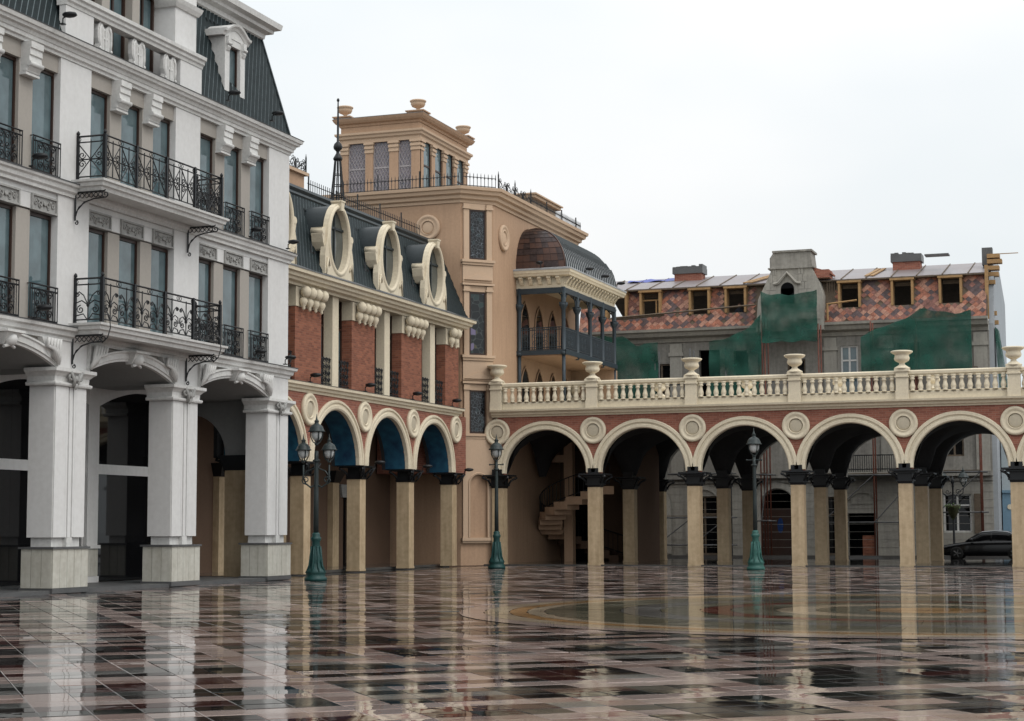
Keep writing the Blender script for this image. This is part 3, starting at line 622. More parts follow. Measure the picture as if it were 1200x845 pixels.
def balcony(zf, style):
    b0, b1, u0, u1 = -.1, 1.0, 40.58, 47.12
    m = MB(); m.sweep([(WX+b0, u0+.02), (WX+b1-.2, u0+.02), (WX+b1-.2, u1-.02), (WX+b0, u1-.02)], [(-.3, zf-.27), (.02, zf-.27), (.05, zf-.18), (.12, zf-.15), (.14, zf-.06), (.20, zf-.04), (.21, zf+.02), (-.3, zf+.02)])
    m.T = F; m.box(u0+.05, u1-.05, b0, b1-.45, zf-.24, zf+.015)
    s = m.build('balcony', white_trim, wb)
    H = 1.2; e = .92
    m = MB(); P1 = lambda x, z: F(u0+.06, x, zf+.03+z); ironpanel(m, P1, e-.05, H, style); m.build('balcony_railing', iron, s)
    m = MB(); P1 = lambda x, z: F(u1-.1, x, zf+.03+z); ironpanel(m, P1, e-.05, H, style); m.build('balcony_railing', iron, s)
    n = 4; L = u1-u0-.16; w = L/n
    for k in range(n):
        for q in range(2):
            m = MB(); P1 = lambda x, z, k=k, q=q: F(u0+.06+k*w+q*w/2+x, e-.05, zf+.03+z); ironpanel(m, P1, w/2, H, style); m.build('balcony_railing', iron, s)
    for k in range(n+1):
        m = MB(F); uu_ = u0+.06+k*w; R_ = .045 if k in (0, n) else .036
        m.box(uu_-R_, uu_+R_, e-.05-R_, e-.05+R_, zf+.02, zf+H+.06)
        if k in (0, n): m.lathe([(.02, 0), (.05, .04), (.045, .08), (.01, .13)], (uu_, e-.05, zf+H+.06), 6)
        m.build('railing_post', iron, s)
    for uu_ in (u0+.06, u1-.1):
        m = MB(F); m.box(uu_-.035, uu_+.035, .01, .07, zf+.02, zf+H+.06); m.lathe([(.02, 0), (.05, .04), (.045, .08), (.01, .13)], (uu_, .04, zf+H+.06), 6); m.build('railing_post', iron, s)
    for uu_ in (u0-.04, u1-.62):
        m = MB(); P = lambda x, z: F(uu_, x, zf-.28+z)
        m.tube([P(.05, -.02), P(.05, -.78)], .032); m.tube([P(.03, -.03), P(.95, -.03)], .026)
        m.tube([P(.05, -.72), P(.12, -.5), P(.32, -.3), P(.62, -.22), P(.95, -.2)], .02)
        m.tube([P(.05, -.62), P(.16, -.42), P(.36, -.3)], .014)
        for k in range(6):
            x = .12+k*.14
            if style == 'x': m.tube(arcpts((x, -.12), .06, 0, 2*pi, P, 8), .014)
            else: m.tube([P(x, -.05), P(x+.14, -.2)], .014); m.tube([P(x+.14, -.05), P(x, -.2)], .014)
        m.tube(spiral((.98, -.12), .12, 1.5, pi/2, P, 14), .018); m.tube(spiral((.1, -.84), .06, -1.2, pi/2, P, 10), .016)
        if style != 'x':
            m.tube([P(.95, -.24), P(1.12, -.1), P(1.2, .15), P(1.17, .45), P(1.05, .62), P(1.0, .75)], .016); m.tube(spiral((1.08, .72), .08, 1.2, pi, P, 10), .012)
        m.build('balcony_bracket', iron, s)
balcony(7.08, 'fan'); balcony(10.93, 'x')
def frenchrail(u, z):
    m = MB(); P = lambda x, y: F(u-.06+x, .0, z+.06+y); w = OW+.12; H = 1.0
    for y in (0, .78, .9): m.tube([P(0, y), P(w, y)], .023)
    for x in (0, .1, w-.1, w): m.tube([P(x, -.04), P(x, .92)], .02 if x in (0, w) else .012)
    for k in range(4):
        x = .2+k*(w-.4)/3; m.tube([P(x, 0), P(x, .78)], .018)
    for k in range(3):
        x = .2+(k+.5)*(w-.4)/3
        for y, s_ in ((.16, 1), (.42, -1), (.66, 1)): m.tube(spiral((x, y), .12, 1.4*s_, 0, P, 9), .017)
    m.tube([P(0, .9), F(u-.06, -.2, z+.96)], .014); m.tube([P(w, .9), F(u+OW+.06, -.2, z+.96)], .014)
    return m.build('window_railing', iron, wb)
for bi in (0, 2):
    for z in (7.0, 10.85):
        for k in range(3):
            if bi == 2 and k == 0 and z > 9: pass
            frenchrail(bays[bi][0]+OFF[k]+.02, z)
# ================================================================ brick building
BX = -28.91; G = FX(BX)
bk = thing('brick_building', 'red brick building with cream arches, green-grey slate roof and oval dormers', 'building', (-31, 65, 0))
CU = [54.17+4.905*k for k in range(5)]          # column centres
B0, B1 = 53.6, 75.2
def bcol(u, par):
    h = .275
    m = MB(G); m.box(u-h, u+h, -.55, 0, .1, 3.6); m.box(u-h-.015, u+h+.015, -.565, .015, .02, .1)
    p = m.build('column', trav, par)
    m = MB(G)
    m.frus(u-h-.02, u+h+.02, -.57, .02, 3.58, u-h-.05, u+h+.05, -.6, .05, 3.66); m.box(u-h+.02, u+h-.02, -.53, -.02, 3.66, 4.02); m.box(u-.48, u+.48, -.80, .2, 4.02, 4.06); m.box(u-.53, u+.53, -.85, .25, 4.06, 4.1)
    for sx in (-1, 1):
        for sy in (-1, 1): m.tube([(u+sx*.26, -.275+sy*.26, 3.66), (u+sx*.29, -.275+sy*.3, 3.82), (u+sx*.40, -.275+sy*.42, 3.95), (u+sx*.5, -.275+sy*.52, 4.0)], .05, 5, True)
    for s_ in (-1, 1):
        P = lambda x, z: G(u+s_*x, .16, z)
        k = MB(); m2 = m; T_ = m.T; m.T = FI
        m.tube(spiral((.36, 3.86), .12, 1.3, pi/2, P, 12), .022, 5, True); m.T = T_
        m.T = FI; m.tube([G(u+s_*.3, .05, 3.6), G(u+s_*.34, .18, 3.75), G(u+s_*.5, .3, 4.05)], .03, 5, True); m.T = T_
    m.build('iron_capital', iron, p); return p
for u in CU: bcol(u, bk)
RI, RO, ZC = 2.03, 2.40, 4.12
for k in range(4):
    c = CU[k]+2.4525
    m = MB(G); m.archwall(CU[k], CU[k+1], c, RI, ZC, 6.64, -.12, 0, 4.1, 22); m.build('brick_arch_wall', brickr2, bk)
    m = MB(G); m.arcsweep(c, ZC, [(RI-.01, -.10), (RI-.01, .05), (RI+.05, .09), (RI+.16, .09), (RI+.19, .05), (RI+.24, .05), (RI+.27, .10), (RO-.03, .10), (RO, .06), (RO, -.02), (RI+.1, -.1)], 0, pi, 24); m.build('archivolt', cream, bk)
    rows = []
    for q in range(19):
        a = pi*q/18; rows.append([(c+RI*cos(a), b, ZC+RI*sin(a)) for b in (-.10, -.3, -.5, -.75, -1.0)])
    m = MB(G); m.grid(rows, True); m.build('painted_vault', mural, bk)
for k in range(4):
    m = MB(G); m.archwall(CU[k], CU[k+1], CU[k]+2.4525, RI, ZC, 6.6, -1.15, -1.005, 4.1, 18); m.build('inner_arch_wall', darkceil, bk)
m = MB(G); m.box(CU[4]-.02, B1, -.5, 0, 4.1, 6.64); m.box(CU[4]-.3, B1, -3.6, -.6, 4.1, 6.6); m.build('brick_wall_end', brickr2, bk)
def medal(T, cu, cz, r, par, m1, m2_, b=0):
    m = MB(T); m.lathe([(r, -.02), (r, .10), (r-.05, .14), (r-.12, .14), (r-.16, .10), (r-.24, .09), (r-.27, .12), (r*.52, .12), (r*.50, .06), (.02, .06)], (cu, b, cz), 28, 'b'); o = m.build('medallion', m1, par)
    m = MB(T); m.lathe([(r*.49, .061), (r*.42, .075), (r*.2, .085), (.01, .085)], (cu, b, cz), 24, 'b'); m.build('medallion_disc', m2_, o); return o
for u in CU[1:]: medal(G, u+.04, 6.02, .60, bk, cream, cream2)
# back of the loggia
m = MB(G); m.box(B0, B1, -4.0, -3.7, -.01, 6.6); m.box(B0, B1, -3.75, -1.1, 6.5, 6.6); m.build('loggia_wall', plaster_dk, bk)
m = MB(G); m.box(B0, B1, -3.7, -.8, -.02, .09); m.build('loggia_floor', pavem, bk)
for u in CU[1:4]:
    m = MB(G); m.box(u-.3, u+.3, -3.7, -3.45, .09, 3.6); m.build('pilaster', trav, bk)
    m = MB(G); m.frus(u-.3, u+.3, -3.7, -3.4, 3.6, u-.5, u+.5, -3.7, -3.2, 4.1); m.build('pilaster_capital', iron, bk)
for u, w in ((70.9, .75), (61.5, .8)):
    m = MB(G); m.box(u-w, u+w, -3.7, -3.66, .09, 3.0); d = m.build('doorway', black, bk)
    m = MB(G); m.prof_b([(u-w-.25, 3.0), (u+w+.25, 3.0), (u+w+.45, 3.55), (u-w-.45, 3.55)], -3.7, -3.6); m.build('door_lintel', greystone, d)
    m = MB(G); m.box(u-w+.05, u+w-.6, -3.66, -3.64, .1, 2.9); m.build('door_leaf', darkglass, d)
def sw(prof, u0, u1, name, mat, par, X=BX, ret=True):
    m = MB(); path = [(X, u0), (X, u1)]
    if ret: path.append((X-.8, u1))
    m.sweep(path, prof); return m.build(name, mat, par)
sw([(-.1, 6.62), (.04, 6.62), (.06, 6.70), (.14, 6.74), (.16, 6.82), (.24, 6.86), (.25, 6.96), (-.1, 6.96)], B0, 74.2, 'middle_cornice', cream, bk)
sw([(-.5, 6.962), (.26, 6.962), (.27, 6.98), (-.5, 7.02)], B0, 74.2, 'ledge_flashing', lead, bk)
# first floor: brick piers, windows, cream mullions
for k, u in enumerate(CU):
    hw = 1.09; u1 = min(u+hw, 74.3)
    m = MB(G); m.box(u-hw, u1, -.55, .0, 7.0, 9.72); m.build('brick_pier', brickr, bk)
    m = MB(G); m.box(u-hw-.02, u1+.0, -.56, .04, 9.722, 10.5); h = m.build('pier_head', cream, bk)
    n = 4 if u1 > u+1 else 2
    for q in range(n):
        m = MB(G); x = u-hw+.34+q*.50
        m.lathe([(.01, -.86), (.07, -.80), (.05, -.74), (.11, -.66), (.155, -.54), (.13, -.42), (.09, -.38)], (x, .17, 10.44), 10)
        m.lathe([(.08, -.42), (.16, -.34), (.20, -.22), (.18, -.10), (.09, -.01)], (x, .26, 10.46), 10)
        m.build('bulb_ornament', cream, h)
for k in range(4):
    a0, a1 = CU[k]+1.09, CU[k+1]-1.09; c = (a0+a1)/2
    m = MB(G); m.box(c-.27, c+.27, -.5, -.05, 7.02, 10.5); m.build('cream_mullion', cream, bk)
    for e0, e1 in ((a0, c-.27), (c+.27, a1)):
        fr = MB(G); z0, z1 = 7.02, 10.5
        fr.box(e0, e0+.06, -.52, -.42, z0, z1); fr.box(e1-.06, e1, -.52, -.42, z0, z1); fr.box(e0+.06, e1-.06, -.52, -.42, z1-.08, z1); fr.box(e0+.06, e1-.06, -.52, -.42, 9.3, 9.38)
        w = fr.build('window', frame_brown, bk)
        p = MB(G); p.box(e0+.06, e1-.06, -.5, -.48, z0, 9.3); p.build('pane', win if k % 2 else darkglass, w)
        p = MB(G); p.box(e0+.06, e1-.06, -.5, -.48, 9.38, z1-.08); p.build('pane', darkglass, w)
        m = MB(); P = lambda x, z: G(e0+x, -.12, 7.05+z); W_ = e1-e0
        for z in (.05, 1.0): m.tube([P(0, z), P(W_, z)], .02)
        for q in range(4): m.tube([P(W_*(q+.5)/4, 0), P(W_*(q+.5)/4, 1.05)], .016)
        for q in range(5):
            for zz in (.2, .45, .7, .95): m.tube(spiral((W_*(.12+.76*q/4), zz), .11, 1.3*(1 if (q+int(zz*10)) % 2 else -1), q, P, 8), .017)
        m.build('window_railing', iron, bk)
sw([(-.3, 10.46), (.10, 10.46), (.12, 10.54), (.30, 10.58), (.34, 10.66), (.44, 10.70), (.46, 10.80), (.58, 10.84), (.60, 10.96), (-.3, 10.96)], B0, 74.45, 'upper_cornice', cream, bk)
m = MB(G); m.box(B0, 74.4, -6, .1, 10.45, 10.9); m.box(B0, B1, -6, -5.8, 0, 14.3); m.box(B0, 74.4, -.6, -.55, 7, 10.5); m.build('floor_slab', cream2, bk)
sw([(-.3, 10.962), (.62, 10.962), (.62, 11.0), (.1, 11.14), (-.3, 11.16)], B0, 74.5, 'gutter_flashing', lead, bk)
lo, hi = (.02, 11.1), (-1.35, 14.35)
m = MB(G); m.prof_a([lo, hi, (-6, 14.35), (-6, 11.1)], B0, B1+.4); rf = m.build('slate_roof', slate, bk)
DC = [CU[k]+2.4525 for k in range(4)]
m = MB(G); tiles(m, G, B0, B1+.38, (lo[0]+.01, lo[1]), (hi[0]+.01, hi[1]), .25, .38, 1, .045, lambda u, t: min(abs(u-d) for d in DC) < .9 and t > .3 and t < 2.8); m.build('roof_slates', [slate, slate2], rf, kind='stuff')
sw([(-.6, 14.2), (.02, 14.25), (.10, 14.36), (.04, 14.46), (-.02, 14.5), (.06, 14.6), (.0, 14.72), (-.6, 14.76)], B0, B1+.4, 'ridge_moulding', zinc, bk, BX-1.35, False)
def elp(c, a, b, zc, t): return (c+a*cos(t), zc+b*sin(t))
for c in DC:
    zc = 12.62; ai, bi, ao, bo = .85, 1.22, 1.06, 1.42; n = 36
    m = MB(G); inn = []; outl = []
    for k in range(n):
        t = 2*pi*k/n; inn.append((c+ai*cos(t), zc+bi*sin(t)))
        if sin(t) >= 0: outl.append((c+ao*cos(t), zc+bo*sin(t)))
        else:
            q = min((1.03+.24*min(1, -sin(t)*2.2))/max(1e-6, abs(cos(t))), 1.5/abs(sin(t))); outl.append((c+q*cos(t), zc+q*sin(t)))
    f0, f1 = .10, -.12
    rows = [[(x, f1, z) for x, z in outl], [(x, f0, z) for x, z in outl], [(x, f0, z) for x, z in inn], [(x, -.26, z) for x, z in inn]]
    I = m.grid([list(r) for r in rows], False, True); d = m.build('oval_dormer', cream, bk)
    m = MB(G); rr = []
    for k in range(n):
        t = 2*pi*k/n; x, z = cos(t), sin(t)
        rr.append([(c+(ai+o)*x, f0+b, zc+(bi+o)*z) for o, b in ((-.01, -.02), (.015, .04), (.07, .06), (.13, .04), (.16, .0))])
    rr.append(rr[0]); m.grid(rr, True); m.build('oval_moulding', cream, d)
    m = MB(G); m.frus(c-.10, c+.10, -.2, f0+.12, zc+1.15, c-.16, c+.16, -.2, f0+.14, zc+1.48); m.box(c-.19, c+.19, -.2, f0+.16, zc+1.48, zc+1.54); m.build('keystone', cream, d)
    for s_ in (-1, 1):
        m = MB(G)
        for t0 in (.15, .45): m.tube([(c+s_*1.18, f0+.01, zc-1.4), (c+s_*(1.08-t0*.1), f0+.02, zc-.8), (c+s_*(.90), f0+.01, zc-1.1+.1*t0)], .045, 5, True)
        m.build('leaf_relief', cream, d)
    fr = MB(G); fr.box(c-.03, c+.03, -.15, -.1, zc-bi, zc+bi); fr.box(c-ai, c+ai, -.15, -.1, zc+.45, zc+.54)
    w = fr.build('oval_window', zinc, d)
    p = MB(G); p.lathe([(.01, 0), (1, 0), (1, .02), (.01, .02)], (c, -.18, zc), 28, 'b', ai+.02, bi+.02, False); p.build('pane', GL_D, w)
    for s_ in (-1, 1):
        m = MB(G); x0, x1 = c+s_*.98, c+s_*1.36
        pr = [(x0, 13.0), (x0, 12.55), (c+s_*1.06, 12.1), (c+s_*1.14, 12.15), (c+s_*1.28, 12.4), (x1, 12.7), (x1, 12.95)]
        m.prof_b(pr, -.45, .02); m.lathe([(.13, -.47), (.13, .04)], (x1-s_*.1, 0, 12.82), 10, 'b'); m.build('side_scroll', cream, d)
        m = MB(); P = lambda x, z: G(c+s_*x, -.3, z)
        m.tube([P(1.36, 11.2), P(1.36, 12.0)], .04); m.tube([P(1.36, 11.3), P(1.62, 11.25)], .03); m.tube([P(1.62, 12.3), P(1.72, 11.7), P(1.6, 11.2)], .03)
        for zz in (11.4, 11.65, 11.9): m.tube(spiral((1.5, zz), .12, 1.3, zz, P, 10), .025)
        m.build('side_ironwork', iron, d)
    rows = []
    for q in range(13):
        t = pi*q/12; rows.append([(c+.96*cos(t), b, 12.62+1.37*sin(t)) for b in (-.14, -.5, -1.0, -1.6, -2.2)])
    m = MB(G); m.grid(rows, True); m.box(c-.97, c-.93, -1.6, -.14, 11.2, 12.62); m.box(c+.93, c+.97, -1.6, -.14, 11.2, 12.62); m.build('dormer_hood', zinc, d)
    m = MB(G); m.frus(c-1.5, c+1.5, -.3, .62, 11.0, c-1.42, c+1.42, -.3, .2, 11.17); m.build('dormer_apron', lead, d)
# roof-top: tan attic block with iron cresting, openwork spire
m = MB(G); m.box(53.8, 62.7, -5.5, -2.0, 14.3, 15.55); a = m.build('roof_block', tan, bk)
m = MB(G); m.box(53.8, 62.84, -5.5, -1.86, 15.5, 15.62); m.build('roof_block_coping', tanl, a)
def cresting(P, L, name, par, step=1.0, h=.8):
    m = MB(); m.tube([P(0, .03), P(L, .03)], .025)
    n = max(1, round(L/step)); w = L/n
    for k in range(n+1):
        big = k % 2 == 0; m.tube([P(k*w, 0), P(k*w, h*(1.0 if big else .6))], .035); m.tube([P(k*w, h*(1.0 if big else .6)), P(k*w, h*(1.25 if big else .75))], .03, 4, False, .004)
        if k < n:
            c = k*w+w/2
            for s_ in (-1, 1): m.tube(spiral((c+s_*w*.2, .32*h), w*.24, 1.5*s_, -pi/2, P, 14), .018); m.tube(spiral((c+s_*w*.3, .64*h), w*.14, -1.3*s_, 0, P, 10), .014)
            m.tube([P(k*w, .75*h), P(c-w*.2, .55*h), P(c, .3*h), P(c+w*.2, .45*h), P(k*w+w, .5*h)], .014)
    return m.build(name, iron, par)
cresting(lambda x, z: G(62.75-x, -1.95, 15.62+z), 8.4, 'iron_cresting', a, .9, .62)
cresting(lambda x, z: G(62.75, -1.95-x, 15.62+z), 3.4, 'iron_cresting', a, .9, .62)
m = MB(G)
c = (65.9, -2.05, 14.7)
m.lathe([(.36, 0), (.34, .18), (.31, .2), (.31, .28)], c, 8)
m.lathe([(.17, 2.05), (.2, 2.12), (.16, 2.2), (.07, 2.35), (.07, 2.42), (.17, 2.52), (.19, 2.62), (.15, 2.74), (.05, 2.84), (.045, 3.6), (.03, 4.3), (.025, 4.5), (.06, 4.54), (.05, 4.62), (.01, 4.66)], c, 10)
for k in range(8):
    t = 2*pi*k/8+.2; m.tube([(c[0]+.31*cos(t), c[1]+.31*sin(t), c[2]+.2), (c[0]+.20*cos(t), c[1]+.20*sin(t), c[2]+1.2), (c[0]+.12*cos(t), c[1]+.12*sin(t), c[2]+2.1)], .026)
for z, r in ((.55, .28), (1.0, .22), (1.45, .175)): m.tube([(c[0]+r*cos(2*pi*k/12), c[1]+r*sin(2*pi*k/12), c[2]+z) for k in range(13)], .02)
m.build('iron_spire', iron, bk)
m = MB(); P = lambda x, z: G(63.2+x, -2.1, 14.76+z); L_ = 11.6
m.tube([P(0, .1), P(L_, .1)], .02); m.tube([P(0, .55), P(L_, .55)], .02)
for k in range(60): m.tube([P(.1+k*.195, 0), P(.1+k*.195, .72 if k % 12 else .95)], .016 if k % 12 else .035)
m.build('roof_railing', iron, bk)
# ================================================================ corner building (tan) with chamfer, bay and roof lantern
tb = thing('corner_tower', 'tan stucco corner building with leaded windows, copper bay roof and roof lantern', 'building', (-31, 80, 0))
LW = FY(75.3); A = (-29.2, 75.3); DA = radians(45); CH = FD(A, DA); CHW = 1.66
RX = A[0]+CHW*cos(DA); RY = A[1]+CHW*sin(DA); RW = FX(RX); REND = 89.3
m = MB(); base = [(A[0]-7, A[1]), A, (RX, RY), (RX, REND), (A[0]-7, REND)]
m.prism([(x, y, -.01) for x, y in base], (0, 0, 16.95)); m.build('wall', tan, tb)
path = [(A[0]-7, A[1]), A, (RX, RY), (RX, REND), (A[0]-7, REND)]
def swt(prof, name, mat, pth=path, par=None):
    m = MB(); m.sweep(pth, prof); return m.build(name, mat, par or tb)
swt([(-.1, 16.5), (.06, 16.5), (.08, 16.62), (.20, 16.68), (.22, 16.82), (.36, 16.88), (.40, 17.02), (.48, 17.06), (.50, 17.2), (-.1, 17.2)], 'top_cornice', tanl)
m = MB(); m.prism([(x*1.0, y, 16.9) for x, y in base], (0, 0, .28)); m.build('roof_deck', lead, tb)
medal(LW, -30.78, 15.42, .60, tb, tanl, tanl); medal(RW, 77.75, 15.15, .62, tb, tanl, tanl)
# chamfer windows
c = CHW/2
def leadwin(z0, z1, mat, hw=.40):
    fr = MB(CH); fr.box(c-hw, c-hw+.06, .0, .05, z0, z1); fr.box(c+hw-.06, c+hw, .0, .05, z0, z1); fr.box(c-hw+.06, c+hw-.06, .0, .05, z0, z0+.07); fr.box(c-hw+.06, c+hw-.06, .0, .05, z1-.07, z1)
    w = fr.build('leaded_window', frame_brown, tb)
    p = MB(CH); p.box(c-hw+.06, c+hw-.06, .003, .02, z0+.07, z1-.07); p.build('pane', mat, w)
    m = MB(CH)
    for s_ in (-1, 1):
        m.box(c+s_*(hw+.17)-.13, c+s_*(hw+.17)+.13, -.02, .12, z0-.02, z1+.02); m.box(c+s_*(hw+.17)-.18, c+s_*(hw+.17)+.18, -.02, .18, z1+.02, z1+.12); m.box(c+s_*(hw+.17)-.15, c+s_*(hw+.17)+.15, -.02, .15, z1+.12, z1+.26)
    m.box(c-hw, c+hw, -.02, .08, z1+.01, z1+.28); m.box(c-.83, c+.83, -.02, .22, z0-.14, z0-.02); m.box(c-.78, c+.78, -.02, .16, z0-.26, z0-.14)
    m.build('window_surround', tanl, tb)
leadwin(13.9, 16.2, stained); leadwin(9.52, 12.4, stained2); leadwin(5.95, 7.89, stained)
for z0, z1 in ((12.7, 13.62), (8.2, 9.24)):
    m = MB(CH); m.box(c-.75, c+.75, -.02, .10, z0+.14, z1); m.box(c-.8, c+.8, -.02, .2, z0, z0+.10); m.build('panel', tanl, tb)
for z in (12.95, 8.42):
    m = MB(CH); m.prism([(c-.7, .10, z), (c+.7, .10, z), (c+.62, .10, z+.04), (c, .10, z+.3), (c-.62, .10, z+.04)], (0, .09, 0)); m.build('pediment', tanl, tb)
pass
m = MB(CH)
m.archwall(.06, CHW-.06, c, .45, 3.65, 5.68, -.02, .14, 1.24, 18, 1.0, False); m.box(-.0, CHW, -.02, .22, 1.1, 1.24); m.box(.03, CHW-.03, -.02, .15, 1.0, 1.1); m.build('niche_panel', tanl, tb)
m = MB(CH); m.arcsweep(c, 3.65, [(.43, .10), (.43, .17), (.50, .19), (.53, .14), (.53, .10)], 0, pi, 16, 2.4); m.build('niche_moulding', tanl, tb)
# roof railing of the corner building
def fence(P, L, name, par, step=.17, h=.62):
    m = MB(); m.tube([P(0, .08), P(L, .08)], .018); m.tube([P(0, h-.14), P(L, h-.14)], .018); n = int(L/step)
    for k in range(n+1):
        x = L*k/n; big = k % 12 == 0
        m.tube([P(x, 0), P(x, h*(1.35 if big else 1))], .034 if big else .016)
        if not big: m.tube([P(x, h-.2), P(x, h-.1), P(x, h+.06)], .034, 4, False, .004)
    return m.build(name, iron, par)
fence(lambda x, z: LW(-35.3+x, .25, 17.2+z), 6.1, 'roof_railing', tb); fence(lambda x, z: CH(x, .25, 17.2+z), CHW, 'roof_railing', tb); fence(lambda x, z: RW(RY+4.8+x, .2, 17.2+z), REND-RY-4.8, 'roof_railing', tb, .2, .5)
cresting(lambda x, z: RW(RY+.1+x, .22, 17.2+z), 4.6, 'iron_cresting', tb, 1.15, .72)
m = MB(); m.box(-31.2, -29.6, 86.5, 90.5, 17.1, 18.7); m.box(-31.4, -29.35, 86.3, 90.7, 18.7, 18.85); m.box(-31.5, -29.25, 86.2, 90.8, 18.85, 18.92); m.build('roof_hut', tanl, tb)
# lantern pavilion on the roof
TX, TY, TW, TD = -32.75, 79.0, 4.2, 6.4
m = MB(); m.box(TX-TW+.12, TX-.12, TY+.12, TY+TD-.12, 17.1, 20.6); m.build('lantern_core', plaster_dk, tb)
TF, TR = FY(TY), FX(TX)
def sq(prof, name, mat, z=None):
    m = MB(); m.sweep([(TX-TW, TY+TD), (TX-TW, TY), (TX, TY), (TX, TY+TD), (TX-TW, TY+TD)], prof); return m.build(name, mat, tb)
m = MB(); m.box(TX-TW, TX, TY, TY+TD, 20.55, 21.55); m.build('lantern_top', tan, tb)
sq([(-.05, 20.5), (.04, 20.5), (.05, 20.68), (.14, 20.74), (.16, 20.84), (.24, 20.9), (.25, 21.0), (-.05, 21.0)], 'lantern_architrave', tanl)
sq([(-.05, 21.35), (.05, 21.35), (.08, 21.45), (.20, 21.5), (.28, 21.6), (.34, 21.72), (-.05, 21.72)], 'lantern_cornice', tan)
m = MB(); m.box(TX-TW-.3, TX+.3, TY-.3, TY+TD+.3, 21.725, 21.76); m.build('lantern_roof', lead, tb)
def lpost(T, u, w):
    m = MB(T); m.box(u-w/2, u+w/2, -.1, .03, 17.1, 19.98); p = m.build('lantern_pilaster', tan, tb)
    m = MB(T); m.box(u-w/2-.03, u+w/2+.03, -.1, .07, 19.98, 20.08); m.box(u-w/2-.04, u+w/2+.04, -.1, .10, 20.18, 20.3); m.box(u-w/2-.06, u+w/2+.06, -.1, .13, 20.38, 20.5); m.box(u-w/2-.02, u+w/2+.02, -.1, .05, 20.08, 20.5); m.build('pilaster_cap', tanl, p)
us = [TX-TW+.20, -35.42, -34.11, TX-.20]; uw = (.40, .40, .46, .46)
for u, w in zip(us, uw): lpost(TF, u, w)
for (u0, u1) in [(us[q]+uw[q]/2, us[q+1]-uw[q+1]/2) for q in range(3)]:
    p = MB(TF); p.box(u0, u1, -.13, -.1, 17.3, 20.5); w = p.build('lattice_window', latglass, tb)
    m = MB(TF); W_ = u1-u0; st = .17
    k = -int(3.2/st)-2
    zz0, zz1 = 17.35, 20.45
    for dirn in (1, -1):
        for q in range(-30, 40):
            pts = []
            for z in (zz0, zz1):
                x = q*st+dirn*(z-zz0)*.5; pts.append((x, z))
            (xa, za), (xb, zb) = pts
            ta, tb_ = 0, 1
            for lim, sgn in ((0, 1), (W_, -1)):
                fa, fb = sgn*(xa-lim), sgn*(xb-lim)
                if fa < 0 and fb < 0: ta = 2; break
                if fa < 0: ta = max(ta, fa/(fa-fb))
                if fb < 0: tb_ = min(tb_, fa/(fa-fb))
            if ta < tb_ <= 1: m.tube([(u0+xa+(xb-xa)*t, -.085, za+(zb-za)*t) for t in (ta, tb_)], .016)
    m.box(u0, u0+.05, -.11, -.06, 17.3, 20.5); m.box(u1-.05, u1, -.11, -.06, 17.3, 20.5); m.box(u0, u1, -.11, -.07, 19.2, 19.27); m.build('lattice_bars', lattice, w)
ys = [TY+.22+k*(TD-.44)/4 for k in range(5)]
for u in ys: lpost(TR, u, .44)
for k in range(4):
    fr = MB(TR); e0, e1 = ys[k]+.22, ys[k+1]-.22; fr.box(e0, e0+.1, -.11, -.04, 17.2, 20.5); fr.box(e1-.1, e1, -.11, -.04, 17.2, 20.5); fr.box(e0+.1, e1-.1, -.11, -.05, 19.3, 19.38); w = fr.build('lantern_window', frame_brown, tb)
    p = MB(TR); p.box(e0+.1, e1-.1, -.10, -.09, 17.2, 20.5); p.build('pane', win, w)
def urn(m, x, y, z, r=.42, h=.6):
    m.lathe([(r*.55, 0), (r*.55, h*.06), (r*.28, h*.14), (r*.2, h*.24), (r*.3, h*.3), (r*.75, h*.45), (r*.9, h*.66), (r*.86, h*.8), (r, h*.86), (r*1.02, h*.95), (r*.9, h), (r*.6, h*.93), (r*.1, h*.9)], (x, y, z), 16)
for x, y in ((TX-.15, TY+.15), (TX-TW+.15, TY+.15), (TX-.15, TY+TD-.15), (TX-TW+.15, TY+TD-.15)):
    m = MB(); m.box(x-.42, x+.42, y-.42, y+.42, 21.6, 21.82); m.box(x-.48, x+.48, y-.48, y+.48, 21.82, 21.88); pd = m.build('urn_base', tan, tb)
    m = MB(); urn(m, x, y, 21.88, .40, .56); m.build('urn', tanl, pd)
# bay with copper roof
Y0, Y1, XO = 79.7, 88.2, -25.7
m = MB(); m.box(RX, XO+.12, Y0-.08, Y1+.08, 9.85, 10.0); m.box(RX, XO+.05, Y0, Y1, 9.75, 9.85); m.build('bay_floor', tan, tb)
m = MB(); m.box(RX, XO+.14, Y0-.1, Y0-.08, 9.8, 10.02); m.box(XO+.12, XO+.14, Y0-.1, Y1+.1, 9.8, 10.02); m.build('bay_floor_edge', iron_blue, tb)
PY = [Y0+.0+k*(Y1-Y0)/4 for k in range(5)]
def baypost(x, y, zb):
    m = MB(); m.lathe([(.09, zb), (.09, 9.8)], (x, y, 0), 8); m.lathe([(.15, 9.78), (.15, 9.9), (.10, 9.95), (.10, 11.9), (.12, 11.95), (.20, 12.1), (.22, 12.2), (.12, 12.25), (.10, 13.0)], (x, y, 0), 10); m.box(x-.17, x+.17, y-.17, y+.17, 12.2, 12.26)
    for dx, dy in ((0, 1), (0, -1), (-1, 0)):
        m.tube([(x, y, 12.3), (x+dx*.12, y+dy*.12, 12.62), (x+dx*.4, y+dy*.4, 12.92)], .03)
    return m.build('bay_post', iron_blue, tb)
for y in PY: baypost(XO, y, 6.98 if y < 80 or y > 88 else 9.7)
baypost(RX+.12, Y0, 6.98)
m = MB()
m.box(XO-.08, XO+.08, Y0, Y1, 12.72, 12.98); m.box(RX, XO, Y0-.08, Y0+.08, 12.72, 12.98)
